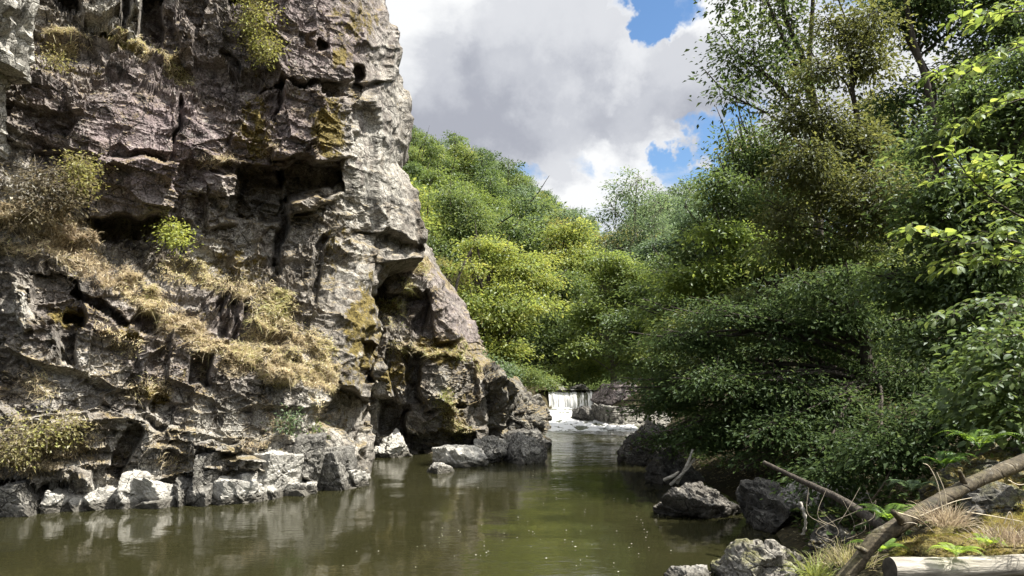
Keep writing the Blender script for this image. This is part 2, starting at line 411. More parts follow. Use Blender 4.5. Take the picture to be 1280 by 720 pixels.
def foam_mat(name, white=.85, thin=.45, scale=5, stretch=(1, 1, 1)):
    N = NT(name); P = N.scaled(N.coord('Object'), *stretch)
    f = N.noise(scale, 8, P, .72)
    e = N.step(N.math('ADD', f, N.math('MULTIPLY', N.math('SUBTRACT', N.attr('foam'), .5), .9)), thin, thin + .16)
    c = N.mix(e, (.07, .075, .045), (white, white, white))
    r = N.math('SUBTRACT', .6, N.math('MULTIPLY', N.math('SUBTRACT', 1, e), .5))
    bp = N.n('ShaderNodeBump', {'Height': f, 'Strength': .7, 'Distance': .08})
    return N.out(N.n('ShaderNodeBsdfPrincipled', {'Base Color': c, 'Roughness': r, 'IOR': 1.333, 'Normal': bp.outputs[0]}).outputs[0])

def make_cascade():
    # the fall: a wavy sheet that curls over its lip
    nx, nz = 120, 60
    u = np.linspace(0, 1, nx); v = np.linspace(0, 1, nz); U, V = np.meshgrid(u, v)
    x = 1.75 + U * 2.35
    p = np.stack([U * 22, V * 1.2, 0 * U], -1).reshape(-1, 3); strand = fbm(p, 4, 21).reshape(U.shape)
    s = np.clip((V - .14) / .86, 0, 1)
    z = np.where(V < .14, 1.34 - .05 * (V / .14) ** 2, 1.29 - s ** 1.25 * .95)
    y = np.where(V < .14, 37.7 - V / .14 * .65, 37.05 - .32 * s ** .6) - strand * .10 * (.3 + s)
    z = z + (.07 * vn(np.stack([U.ravel() * 7, 0 * U.ravel(), 0 * U.ravel()], 1), 5).reshape(U.shape) - .03) * np.clip(1 - V * 1.1, 0, 1) ** .5 * sst(0, .12, V)
    foam = .54 + .42 * sst(.55, .25, U) + .15 * s - .2 * sst(.12, .0, V) + strand * .45 + .1 * sst(.85, 1, s)
    i = (np.arange(nz - 1)[:, None] * nx + np.arange(nx - 1)[None]).ravel()
    mb = MB(); mb.add(np.stack([x, y, z], -1), np.stack([i, i + 1, i + nx + 1, i + nx], 1), foam=foam.ravel())
    tag(mb.build('waterfall', foam_mat('falling_water', .60, .50, 7, (3.6, 1, .30))), 'low white curtain of water falling over a rock step', 'waterfall')
    # churned foam below it, running over a second small step and fanning out to the right
    ys = np.linspace(27.0, 37.0, 150); us = np.linspace(0, 1, 140); U, Y = np.meshgrid(us, ys)
    xl = np.interp(Y, [27, 28.5, 30, 33, 37], [1.0, 1.05, 1.2, 1.5, 1.6]); xr = np.interp(Y, [27, 28, 28.8, 30, 31, 32, 37], [5.6, 5.4, 4.9, 4.3, 3.6, 3.4, 4.3])
    X = xl + (xr - xl) * U
    Z = np.interp(Y, [27, 27.9, 28.4, 29.5, 31.2, 31.9, 33, 37], [-.012, .0, .03, .16, .37, .43, .45, .48])
    p = np.stack([X * 1.6, Y * 1.1, 0 * X], -1).reshape(-1, 3); n = fbm(p * 1.7, 5, 31, .6).reshape(X.shape)
    turb = sst(27.2, 28.6, Y) * (1 - .75 * sst(32.2, 33.5, Y) * sst(36.8, 34.5, Y))
    Z = Z + n * .13 * turb + .012
    foam = .50 * sst(27.1, 28.3, Y) + .20 - .33 * np.exp(-((Y - 32.6) / .35) ** 2) - .25 * sst(33.5, 35.5, Y) * sst(37, 35.8, Y) * .4 + n * .75
    foam = foam - .5 * sst(.06, 0, U) - .5 * sst(.93, 1, U) * sst(30, 28, Y)
    i = (np.arange(149)[:, None] * 140 + np.arange(139)[None]).ravel()
    mb = MB(); mb.add(np.stack([X, Y, Z], -1), np.stack([i, i + 1, i + 141, i + 140], 1), foam=foam.ravel())
    tag(mb.build('river_rapids', foam_mat('white_water', .68, .50, 4.2, (1, .8, 1))), 'foaming white rapids between the waterfall and the pool', kind='structure')
    # drifting foam flecks on the pool
    R = np.random.default_rng(8); mb = MB(); n = 170
    px = R.normal(700, 110, n); py = 552 + R.random(n) ** 1.25 * 165
    k = np.ones(n, bool); d = 1934 / (py - HZ); x = (px - 640) / F * d
    k &= vn(np.stack([x * .8, d * .5, 0 * x], 1), 77) > -.25
    k &= x < np.interp(d, YS, XR) - .3
    for xx, yy, s in zip(x[k], d[k], R.random(k.sum())):
        r = (.004 + .006 * s ** 4); a = np.arange(6) / 6 * 2 * math.pi
        rr = r * (.6 + .8 * R.random(6))
        v = np.stack([xx + np.cos(a) * rr * 1.4, yy + np.sin(a) * rr, np.full(6, .016)], 1)
        v = np.concatenate([v, [[xx, yy, .022]]]); mb.add(v, None, [(6, j, (j + 1) % 6) for j in range(6)])
    tag(mb.build('foam_flecks', simple_mat('foam_fleck', [(.3, (.30, .29, .23)), (.7, (.50, .49, .42))], 30, .6)), 'small pale flecks of foam drifting on the pool', kind='stuff')
make_cascade()

# ================================================================ cliff
def rbf(pts, qx, qy, lam=.002):
    p = np.array(pts, float); xy = p[:, :2] / 100; v = p[:, 2]
    def ker(a, b):
        return np.sqrt(((a[:, None] - b[None]) ** 2).sum(-1) + .02)
    n = len(p); A = np.zeros((n + 3, n + 3)); A[:n, :n] = ker(xy, xy) - lam * np.eye(n) * 50
    A[:n, n] = 1; A[:n, n + 1:] = xy; A[n, :n] = 1; A[n + 1:, :n] = xy.T
    w = np.linalg.solve(A, np.concatenate([v, [0, 0, 0]]))
    q = np.stack([qx.ravel(), qy.ravel()], 1) / 100; out = np.zeros(len(q))
    for s in range(0, len(q), 40000):
        b = q[s:s + 40000]; out[s:s + 40000] = ker(b, xy) @ w[:n] + w[n] + b @ w[n + 1:]
    return out.reshape(qx.shape)

def zone(x, y, lst):
    """soft mask of ellipses (px, py, rx, ry, strength) in photo units"""
    m = np.zeros(x.shape)
    for cx, cy, rx, ry, s in lst:
        d = np.sqrt(((x - cx) / rx) ** 2 + ((y - cy) / ry) ** 2); m = np.maximum(m, s * np.clip(1.5 - d, 0, 1))
    return m

JR = rotm(7, 9, 22)
JM = JR @ np.diag([.9, 1.0, 1.1]); JF = JR @ np.diag([.8, 1.0, 1.7]); JV = JR @ np.diag([1.35, 1.0, .75]); JM2 = rotm(-10, -28, 35) @ np.diag([.8, 1.0, 1.35])
def rock_relief(p, seed, amp=1.0):
    wp = p + .05 * np.stack([fbm(p * 1.1, 4, seed + 50), fbm(p * 1.1, 4, seed + 60), fbm(p * 1.1, 4, seed + 70)], 1)
    h = 0; ck = 0
    for s, a, M, tl in ((2.3, .26, JM, .40), (1.15, .17, JF, .38), (.62, .105, JV, .42), (.33, .070, JF, .5), (.17, .036, JM, .6), (.085, .014, JM2, .6)):
        o, c = facets(wp, s, M, seed + int(s * 100), tl); h = h + a * o; ck = ck + c * a * .55
    return (h - ck + fbm(p * 6, 4, seed + 9) * .022) * amp

def cliff_sheet(name, ctrl, edge, blocks, x0, y0, y1, nu, nv, seed, masks, mat, amp, wrapdir, nwrap=40, wrapd=9):
    v = np.linspace(y0, y1, nv); u = np.linspace(0, 1, nu)
    e = np.array(edge, float); ex = np.interp(v, e[:, 0], e[:, 1])
    jit = vn(np.stack([v / 11, 0 * v, 0 * v], 1), seed) * 3 + vn(np.stack([v / 26, 0 * v, 0 * v], 1), seed + 1) * 4
    PX = x0 + (ex[:, None] - x0) * u[None] + jit[:, None] * u[None] ** 30; PY = np.repeat(v[:, None], nu, 1)
    D = rbf(ctrl, PX, PY); D0 = D.copy()
    q = np.stack([PX / 22, PY / 22, 0 * PX], -1).reshape(-1, 3)
    wx = PX + 9 * fbm(q, 3, seed + 5).reshape(PX.shape); wy = PY + 9 * fbm(q, 3, seed + 6).reshape(PX.shape)
    for cx, cy, hw, hh, rot, a in blocks:
        c, s = math.cos(math.radians(rot)), math.sin(math.radians(rot))
        X = (wx - cx) * c + (wy - cy) * s; Y = -(wx - cx) * s + (wy - cy) * c
        k = np.clip((hw - abs(X)) / 3 + .5, 0, 1) * np.clip((hh - abs(Y)) / 3 + .5, 0, 1)
        D = D - a * k * (1 + .15 * X / hw)
    for _ in range(1):
        D[1:-1] = (D[:-2] + 2 * D[1:-1] + D[2:]) / 4; D[:, 1:-1] = (D[:, :-2] + 2 * D[:, 1:-1] + D[:, 2:]) / 4
    D = D + .6 * np.clip((u[None] - .955) / .045, 0, 1) ** 2        # rounds away at its outer edge
    P = W(PX, PY, D); PB = W(PX, PY, D0)
    tw = np.linspace(0, 1, nwrap + 1)[1:]
    wd = np.asarray(wrapdir, float)
    P = np.concatenate([P, P[:, -1:] + wd[None, None] * (tw ** 1.4)[None, :, None] * wrapd], 1)
    PXa = np.concatenate([PX, np.repeat(PX[:, -1:], nwrap, 1)], 1); PYa = np.concatenate([PY, np.repeat(PY[:, -1:], nwrap, 1)], 1)
    # direction of the relief: the smooth surface normal
    Pb = np.concatenate([PB, P[:, nu:] - P[:, nu - 1:nu] + PB[:, -1:]], 1)
    n = nrm(np.cross(np.gradient(Pb, axis=1), np.gradient(Pb, axis=0)))
    for _ in range(60):
        n[1:-1] = (n[:-2] + n[2:]) / 2; n[:, 1:-1] = (n[:, :-2] + n[:, 2:]) / 2
    n = nrm(n)
    pf = P.reshape(-1, 3); h = rock_relief(pf, seed, amp).reshape(P.shape[:2])
    hb = h.copy()
    for _ in range(2):
        hb[1:-1] = (hb[:-2] + 2 * hb[1:-1] + hb[2:]) / 4; hb[:, 1:-1] = (hb[:, :-2] + 2 * hb[:, 1:-1] + hb[:, 2:]) / 4
    hb = hb + fbm(pf * 11, 4, seed + 33).reshape(h.shape) * .045
    bl = np.maximum(sst(.82, .94, np.concatenate([u, np.ones(nwrap)]))[None] * .85, np.clip(zone(PXa, PYa, [(468, 190, 26, 110, 1), (430, 555, 20, 24, 1), (20, 410, 30, 30, .8)]), 0, .9))
    h = h + (hb - h) * bl
    h = h * (1 - .62 * np.clip(zone(PXa, PYa, masks.get('flat', [])), 0, 1))
    h = h * (1 - .55 * sst(.86, 1.0, np.concatenate([u, np.ones(nwrap)])))[None]
    P2 = P + n * h[..., None]
    nu2 = P.shape[1]; nvv = P.shape[0]; i = (np.arange(nvv - 1)[:, None] * nu2 + np.arange(nu2 - 1)[None]).ravel()
    mb = MB(); wob = .5 * fbm(pf * 1.3, 4, seed + 80).reshape(P.shape[:2])
    at = {}
    for k in ('moss', 'purple', 'pale', 'dry'):
        at[k] = np.clip(zone(PXa + 30 * wob, PYa + 30 * np.roll(wob, 37, 1), masks.get(k, [])) + wob * .35 * (zone(PXa, PYa, masks.get(k, [])) > 0), 0, 1).ravel()
    at['moss'] = np.maximum(at['moss'], np.clip(.10 + .45 * fbm(pf * .9, 4, seed + 90), 0, .42))
    back = P2[:, -1] + np.array([-2.5, 6, -1.5])
    mb.add(P2, np.stack([i, i + nu2, i + nu2 + 1, i + 1], 1), **at)
    o = mb.build(name, mat, smooth=False)
    return o, PX, PY, P2[:, :nu], n[:, :nu]

rock_cliff = rock_mat('cliff_rock', (.058, .050, .042), (.205, .186, .162), (.40, .378, .335), wet=.6)
A_ctrl = [(-200, -250, 13.2), (0, -250, 14.6), (200, -250, 16.2), (400, -250, 17.6), (480, -250, 19),
 (-200, 0, 12.2), (30, 0, 13.7), (120, 0, 14.4), (240, 0, 15.2), (350, 0, 15.7), (440, 0, 16.5), (485, 0, 18),
 (60, 55, 13.8), (130, 58, 14.3), (215, 85, 14.9), (60, 90, 13.1), (130, 95, 13.5), (220, 118, 14.3),
 (340, 110, 15.3), (430, 110, 16.1), (508, 110, 18.6), (-200, 200, 11.9),
 (40, 200, 12.9), (120, 200, 13.3), (220, 200, 14.0), (350, 200, 15), (430, 200, 15.9), (505, 200, 18.4),
 (120, 262, 13.5), (220, 270, 14.3), (300, 260, 15.1), (430, 260, 16.2), (530, 270, 18.3),
 (0, 295, 12.1), (60, 275, 12.6), (140, 300, 13.5), (210, 315, 14.0), (300, 320, 14.9), (420, 310, 15.7), (525, 320, 18.2),
 (40, 300, 12.0), (100, 335, 12.1), (150, 362, 12.4), (200, 395, 12.7), (300, 445, 13.2), (400, 485, 14.0),
 (190, 345, 13.5), (280, 350, 14.6), (300, 385, 14.0), (330, 420, 13.8), (260, 415, 13.2), (240, 370, 13.4),
 (-200, 400, 11.4), (40, 400, 11.8), (100, 400, 12.0), (150, 470, 12.1), (250, 500, 12.6), (350, 520, 13.4), (430, 520, 14.3),
 (370, 300, 15.6), (400, 350, 15.0), (440, 400, 14.9), (468, 400, 15.8), (475, 340, 16.4), (460, 540, 15.3), (380, 400, 14.6), (390, 450, 14.2),
 (0, 480, 11.5), (60, 520, 11.3), (0, 580, 11.5), (130, 575, 12.0), (300, 575, 12.7), (440, 570, 14.4),
 (-200, 635, 11.3), (0, 632, 11.8), (130, 625, 12.3), (300, 620, 12.9), (452, 602, 14.9),
 (-200, 690, 11.2), (0, 690, 11.7), (130, 690, 12.2), (300, 690, 12.8), (452, 690, 14.8)]
A_edge = [(-250, 455), (-60, 478), (0, 485), (60, 495), (85, 497), (110, 508), (140, 510), (180, 507), (205, 499), (220, 508), (235, 514), (260, 529), (300, 531), (322, 524), (330, 486), (345, 474), (380, 470), (460, 478), (480, 466), (600, 455), (690, 455)]
A_blocks = [(410, -60, 80, 165, 0, .45), (446, 108, 5, 28, 26, -.6), (401, 56, 8, 6, 12, -.4), (291, 82, 7, 16, -18, -.35), (300, 5, 12, 10, 0, -.7), (85, 8, 16, 12, 0, -.6),
 (415, 166, 24, 40, 4, .40), (367, 155, 26, 42, 2, .32), (316, 158, 24, 48, 2, .22), (256, 168, 35, 36, 2, .15),
 (392, 226, 42, 24, -10, -.75), (395, 250, 42, 9, -22, .55), (322, 240, 30, 34, 10, -.7), (280, 250, 22, 30, 0, .25),
 (168, 234, 52, 34, 3, .65), (152, 156, 64, 42, 3, .22), (178, 285, 58, 14, 4, -.45), (350, 295, 5, 44, 5, -.6), (348, 128, 2.5, 30, 6, -.3), (222, 150, 3, 30, 2, -.3),
 (128, 384, 42, 9, 36, -.5), (184, 402, 14, 14, 30, -.4), (70, 375, 34, 36, 0, -.35), (34, 395, 8, 26, -12, .35),
 (432, 516, 27, 27, 30, -1.5), (461, 450, 8, 24, 0, -.9), (288, 402, 22, 18, 10, -.4), (300, 398, 4, 24, 8, .35), (282, 402, 4, 22, 4, .3),
 (30, 612, 52, 18, 0, -1.0), (155, 560, 10, 30, 30, -.35), (200, 515, 14, 22, 30, -.3), (95, 598, 20, 22, 0, .25), (85, 430, 10, 34, 8, -.5),
 (290, 580, 40, 7, 4, .35), (270, 560, 30, 7, 2, .2), (392, 575, 8, 20, 4, -.6), (345, 460, 16, 22, 0, .35), (250, 465, 14, 18, 0, -.5),
 (396, 335, 5, 40, 14, -.3), (480, 302, 46, 7, 10, -.45), (125, 20, 26, 22, 0, .4), (170, 25, 9, 32, 4, .35), (190, 30, 14, 32, 6, -.5), (232, 55, 10, 30, -5, .3)]
A_masks = {'dry': [(85, 305, 34, 20, .8), (115, 325, 26, 14, .9), (150, 352, 24, 12, .95), (185, 380, 24, 11, .95), (220, 408, 24, 11, .95), (260, 436, 26, 11, .95), (305, 460, 30, 11, .95), (350, 470, 32, 11, .9), (395, 480, 22, 10, .8), (40, 285, 50, 20, .7), (250, 352, 46, 14, .85), (300, 372, 40, 12, .85), (340, 388, 20, 12, .8), (355, 430, 40, 20, .75), (95, 56, 38, 7, .8), (150, 58, 26, 7, .8), (195, 78, 24, 9, .95), (225, 94, 14, 8, .95), (50, 555, 46, 26, .6), (188, 490, 20, 8, .7), (270, 200, 22, 9, .7), (250, 450, 20, 20, .5), (140, 420, 20, 14, .5)],
 'flat': [(155, 158, 64, 44, 1), (168, 232, 50, 30, 1), (256, 168, 35, 36, .9), (367, 155, 26, 42, .8), (415, 166, 22, 40, .8), (390, 50, 70, 60, .7), (440, 300, 40, 60, .3), (470, 185, 34, 120, .45)],
 'purple': [(190, 175, 130, 95, .95), (390, 40, 95, 75, .8), (330, 160, 110, 70, .75), (70, 150, 60, 80, .6), (230, 40, 60, 50, .4), (180, 430, 120, 70, .35), (300, 400, 60, 40, .4)],
 'pale': [(462, 215, 36, 95, .75), (440, 330, 26, 50, .5), (485, 90, 18, 60, .4), (120, 25, 26, 30, .9), (172, 30, 10, 40, .9), (260, 606, 240, 26, 1.0), (40, 600, 70, 30, .6), (390, 530, 60, 50, .7), (20, 250, 20, 60, .8), (280, 280, 60, 50, .45), (34, 395, 12, 34, .9), (300, 540, 130, 40, .55), (100, 470, 60, 40, .5)],
 'moss': [(316, 158, 26, 56, .7), (412, 168, 24, 44, .8), (428, 70, 16, 18, .9), (440, 20, 40, 40, .55), (456, 410, 22, 62, .8), (88, 400, 22, 18, .85), (190, 490, 32, 14, .8), (415, 320, 26, 50, .45), (440, 480, 30, 40, .45), (160, 420, 18, 14, .7), (340, 400, 40, 30, .5), (80, 80, 20, 14, .5), (385, 130, 30, 50, .25), (290, 330, 60, 30, .55)]}
clA = cliff_sheet('cliff', A_ctrl, A_edge, A_blocks, -190, -240, 680, 520, 720, 3, A_masks, rock_cliff, 1.0, (-.22, 1, 0))
tag(clA[0], 'tall craggy cliff of grey and purplish rock rising from the pool', kind='structure')

C_ctrl = [(430, 270, 23.5), (560, 270, 24.5), (440, 320, 21.2), (500, 335, 20.8), (548, 345, 21.6), (450, 420, 20), (510, 420, 19.9), (560, 395, 20.7), (590, 450, 21.6), (450, 500, 19.6), (520, 500, 19.7), (580, 500, 20.7), (608, 480, 22.2),
 (450, 566, 19.8), (520, 565, 20.1), (606, 560, 21.4), (450, 620, 19.8), (520, 620, 20.1), (606, 620, 21.4), (530, 440, 19.6), (490, 390, 20.4)]
C_edge = [(270, 500), (310, 520), (325, 532), (345, 546), (380, 559), (410, 574), (440, 589), (463, 604), (500, 612), (560, 612), (620, 612)]
C_blocks = [(478, 425, 11, 27, 8, .5), (563, 395, 27, 30, -12, .6), (505, 352, 24, 20, 4, .5), (548, 478, 24, 36, 0, .45), (492, 520, 15, 20, 0, -.9), (550, 548, 45, 12, 0, -.8), (530, 440, 40, 5, 4, .3), (520, 395, 12, 26, 10, -.6), (515, 470, 7, 30, 5, -.7), (580, 470, 8, 36, 8, -.6), (478, 480, 14, 16, 0, .4)]
C_masks = {'dry': [(520, 335, 30, 8, .8), (535, 440, 34, 8, .8), (600, 462, 20, 16, .8), (575, 430, 20, 16, .6), (560, 520, 24, 20, .5)],
 'purple': [(565, 400, 40, 40, .6), (530, 345, 40, 25, .6)], 'pale': [(480, 500, 20, 40, .8), (520, 360, 20, 20, .4), (545, 490, 14, 30, .5), (590, 470, 20, 20, .3)],
 'moss': [(505, 330, 40, 14, .7), (545, 440, 26, 14, .9), (485, 385, 22, 12, .7), (475, 460, 14, 14, .9), (560, 520, 26, 34, .6), (500, 470, 14, 24, .7), (590, 440, 20, 40, .5)]}
clC = cliff_sheet('cliff_buttress', C_ctrl, C_edge, C_blocks, 405, 265, 615, 250, 360, 41, C_masks, rock_cliff, .8, (.05, 1, 0), wrapd=7)
tag(clC[0], 'recessed mossy rock buttress at the right foot of the tall cliff', kind='structure')

# ================================================================ boulders
_bm_cache = {}
def ico(n):
    if n not in _bm_cache:
        import bmesh
        b = bmesh.new(); bmesh.ops.create_icosphere(b, subdivisions=n, radius=1)
        _bm_cache[n] = (np.array([v.co[:] for v in b.verts]), np.array([[v.index for v in f.verts] for f in b.faces])); b.free()
    return _bm_cache[n]
def boulder(name, label, cat, c, r, mat, seed, sub=5, planes=16, soft=.022, rel=.75, rot=0, group=None, flatb=True, moss=0., pale=0., purple=0., boxy=0.):
    R = np.random.default_rng(seed); d, f = ico(sub)
    nn = nrm(R.normal(0, 1, (planes, 3))); dd = .62 + .38 * R.random(planes)
    if boxy:
        ax = np.concatenate([np.eye(3), -np.eye(3)]); ca, sa = math.cos(boxy), math.sin(boxy); ax = ax @ np.array([[ca, sa, 0], [-sa, ca, 0], [0, 0, 1.]]); q = nrm(ax + R.normal(0, .20, (6, 3))); nn = np.concatenate([q, nrm(R.normal(0, 1, (5, 3)))]); dd = np.concatenate([.54 + .18 * R.random(6), .66 + .22 * R.random(5)])
    k = (dd[None] / np.maximum(d @ nn.T, .05)); k = np.minimum(k, 1.6)
    km = k.min(1); rad = km - soft * np.log(np.exp(-(k - km[:, None]) / soft).sum(1)) + soft * .6
    r = np.asarray(r, float); p = d * rad[:, None]
    p = (p - (p.max(0) + p.min(0)) / 2) / ((p.max(0) - p.min(0)) / 2) * r
    if rot:
        a = math.radians(rot); p = p @ np.array([[math.cos(a), 0, -math.sin(a)], [0, 1, 0], [math.sin(a), 0, math.cos(a)]])
    c = np.asarray(c, float); s = max(r.mean(), .15); wp = p + c
    h = 0
    for sc_, a, M in ((.9, .19, JM), (.42, .10, JM2), (.19, .045, JM), (.08, .016, JM2)):
        o, ck = facets(wp, sc_ * s, M, seed + int(sc_ * 100)); h = h + (o - .3 * ck) * a * s
    p = p + nrm(p / r ** 2) * ((h + fbm(wp * 4 / s, 4, seed) * .03 * s) * rel)[:, None]
    mb = MB(); mb.add(p, None, f, moss=moss, pale=pale, purple=purple, dry=0.)
    o = mb.build(name, mat, smooth=False); o.location = c
    return tag(o, label, cat, group)
def pboulder(name, label, px0, px1, py0, py1, d, depth, mat, seed, cat='boulder', under=.3, **kw):
    """boulder filling a box of the photo at distance d; UNDER metres of it stand below its foot"""
    a = W(px0, py0, d + depth * .6); b = W(px1, py1, d + depth * .6); b[2] = W(px1, py1, d)[2]
    w = (b[0] - a[0]) / 2; hh = (a[2] - b[2] + under) / 2
    return boulder(name, label, cat, ((a[0] + b[0]) / 2, d + depth * .6, a[2] - hh), (w, depth, hh), mat, seed, **kw)
rock_pale = rock_mat('pale_rock', (.17, .163, .15), (.33, .318, .29), (.50, .485, .445), straw=False, wet=.9, lich_amt=.3, bump=.05, worn=.6)
rock_dark = rock_mat('dark_rock', (.045, .042, .038), (.11, .105, .095), (.24, .23, .205), straw=False, wet=.6, bump=.05)
rock_shade = rock_mat('shade_toned_rock', (.03, .028, .025), (.07, .066, .058), (.15, .14, .125), straw=False, wet=.6, bump=.05)  # darker copy of the dark rock, with the bank's shade put into its colour
rock_moss = rock_mat('mossy_rock', (.06, .055, .05), (.14, .135, .12), (.27, .26, .23), straw=False, wet=.5, moss_up=.85)
pboulder('rock_outcrop', 'pale overhanging block of rock at the upper left edge of the cliff', -190, 30, -190, 212, 10.4, 1.7, rock_mat('overhang_rock', (.2, .19, .17), (.36, .345, .31), (.58, .56, .50), straw=False), 5, 'rock', under=0, sub=6, planes=12, soft=.05, pale=.8)
prom_m = rock_mat('promontory_rock', (.035, .032, .028), (.10, .093, .08), (.24, .23, .20), wet=.6, bump=.06)
pboulder('rock_promontory', 'rounded dark rock bulging into the river left of the rapids', 606, 688, 470, 553, 22.8, 1.4, prom_m, 24, 'rock', under=.6, sub=6, pale=.15, moss=.15, planes=22, rel=1.1)
pboulder('rock_promontory', 'broken rock spur joining the cliff to the rounded promontory', 574, 644, 458, 562, 21.8, 1.2, prom_m, 29, 'rock', under=.6, sub=6, moss=.3, planes=14, rel=1.3)
pboulder('boulder', 'squat dark boulder at the base of the rounded promontory', 626, 688, 536, 560, 21.6, .7, rock_dark, 26, under=.4)
RW = 'pale rocks standing in the pool'
pboulder('river_rock', 'low flat pale rock farthest out in the pool', 529, 568, 577, 593, 15.9, .32, rock_pale, 31, 'rock', under=.15, group=RW, pale=.5, boxy=.6, rel=.6)
pboulder('river_rock', 'pale angular boulder in the pool next to the flat rock', 540, 612, 556, 586, 17.0, .6, rock_pale, 32, 'rock', under=.3, group=RW, pale=.4, rot=-6, boxy=.6, rel=.6)
pboulder('river_rock', 'small dark wedge of rock between the pale boulder and the dark boulder', 592, 636, 545, 579, 17.9, .5, rock_dark, 33, 'rock', under=.3, group=RW, pale=.3)
pboulder('river_rock', 'dark rounded boulder at the right end of the pool rocks', 626, 684, 542, 580, 17.7, .55, rock_dark, 37, 'rock', under=.3, group=RW, pale=.25)
pboulder('rock_slab', 'pale slanting slab at the foot of the recessed buttress', 456, 512, 538, 570, 19.0, .5, rock_pale, 35, 'rock', under=.4, rot=-14, pale=.8, planes=10)
FOOT = 'pale rocks along the foot of the cliff'
ft = [(-20, 70, 598, 640, .6, 'dark undercut rock at the far left of the cliff foot'), (64, 100, 600, 634, .5, 'blocky grey rock standing at the left of the cliff foot'),
 (78, 150, 612, 632, .45, 'long low pale slab lying along the waterline at the left'), (122, 178, 606, 628, .4, 'smooth whitish rock touching the water beside the long slab'),
 (156, 190, 578, 612, .5, 'grey rounded rock above the whitish waterline rock'), (184, 226, 584, 622, .5, 'large pale rock with straw coloured grass on its top'),
 (226, 240, 594, 620, .4, 'narrow dark rock wedged between two pale blocks'), (238, 266, 592, 622, .45, 'square pale block at the waterline below a dark bedded rock'), (266, 330, 590, 622, .5, 'widest pale block of the waterline row'),
 (292, 338, 580, 602, .5, 'flat grey slab overhanging the widest pale block'), (328, 352, 588, 620, .45, 'split pale rock right of the widest block'), (350, 392, 592, 618, .45, 'tumbled pale rock under the mossy arch'),
 (394, 438, 560, 612, .5, 'tall pale rock standing below the dark cave'), (424, 456, 576, 606, .45, 'last small pale rock at the right end of the cliff foot'), (244, 270, 560, 600, .4, 'dark bedded block above the square pale rock')]
ft += [(100, 150, 604, 624, .5, 'low cracked ledge behind the long pale slab'), (300, 350, 604, 622, .6, 'thin pale ledge at the waterline under the overhanging slab'), (345, 402, 604, 618, .6, 'flat pale ledge at the waterline below the tumbled rock'), (400, 452, 600, 613, .6, 'flat pale ledge at the right end of the waterline row'),
       (176, 240, 612, 626, .6, 'flat pale ledge in front of the large grassy rock'), (310, 372, 556, 590, .5, 'grey bedded rock above the thin pale ledge'), (366, 400, 540, 592, .5, 'dark upright block beside the tall pale rock')]
for k, (a, b, c, d_, dep, lab) in enumerate(ft):
    dist = float(np.interp((a + b) / 2, [-20, 130, 300, 450], [11.0, 11.6, 12.15, 14.0]))
    dk = 'dark' in lab
    if not dk: c = d_ - (d_ - c) * .78
    pboulder('shore_rock', lab, a - 4, b + 5, c, d_, dist, dep, rock_dark if dk else rock_pale, 60 + k, 'rock', under=.35, group=FOOT, pale=.1 if dk else .3, boxy=.2 + 1.3 * math.sin(k * 2.7), rot=9 * math.sin(k * 1.9), soft=.02, rel=.5)
# right bank and rapids
pboulder('flat_rock', 'flat topped sunlit rock shelf right of the rapids', 738, 832, 504, 533, 29.6, 1.0, rock_dark, 81, 'rock', under=.4, pale=.45, sub=6)
pboulder('flat_rock', 'low dark ledge splitting the rapids below the waterfall', 714, 752, 508, 520, 30.4, .6, rock_dark, 82, 'rock', under=.3)
pboulder('flat_rock', 'knobbly dark rock at the right end of the sunlit shelf', 800, 850, 512, 540, 28.6, .8, rock_dark, 83, 'rock', under=.4, pale=.3)
pboulder('rock_wall', 'steep grey rock face right of the waterfall', 735, 800, 470, 512, 36.6, 1.2, rock_dark, 84, 'rock', under=.5, sub=6, purple=.6)
pboulder('flat_rock', 'small grey rock beside the left end of the waterfall lip', 684, 712, 477, 492, 37.3, .5, rock_dark, 85, 'rock', under=.5, pale=.4)
pboulder('flat_rock', 'small dark rock sitting on the waterfall lip', 712, 736, 479, 488, 38.2, .4, rock_dark, 89, 'rock', under=.3, pale=.2)
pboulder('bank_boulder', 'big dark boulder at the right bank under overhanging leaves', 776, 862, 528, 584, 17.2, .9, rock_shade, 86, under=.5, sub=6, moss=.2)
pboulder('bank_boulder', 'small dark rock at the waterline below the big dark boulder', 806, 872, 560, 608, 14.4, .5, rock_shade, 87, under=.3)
pboulder('bank_boulder', 'low grey wedge of rock in the shade of the right bank', 818, 936, 604, 648, 10.9, .6, rock_mat('grey_bank_rock', (.06, .054, .046), (.125, .115, .10), (.22, .205, .18), straw=False, wet=.6), 88, under=.3, sub=6, planes=9)  # grey kept low: shade of the overhanging bank is painted into this rock
pboulder('bank_boulder', 'mossy grey boulder at the bottom edge of the pool', 896, 1032, 672, 745, 7.3, .55, rock_mat('foreground_rock', (.13, .12, .105), (.26, .245, .215), (.42, .40, .35), straw=False, moss_up=.7), 91, under=.3, sub=6, planes=14, soft=.03)
pboulder('bank_boulder', 'small bare grey stone left of the mossy boulder', 838, 892, 706, 735, 7.4, .3, rock_pale, 92, under=.2)
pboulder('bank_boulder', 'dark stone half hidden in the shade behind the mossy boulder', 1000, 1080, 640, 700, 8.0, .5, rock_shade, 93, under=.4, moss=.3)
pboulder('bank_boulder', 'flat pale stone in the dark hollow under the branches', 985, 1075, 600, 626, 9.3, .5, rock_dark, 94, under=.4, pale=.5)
pboulder('bank_boulder', 'dark blocky rock beside the grey wedge', 930, 1000, 600, 650, 9.9, .6, rock_shade, 95, under=.4)
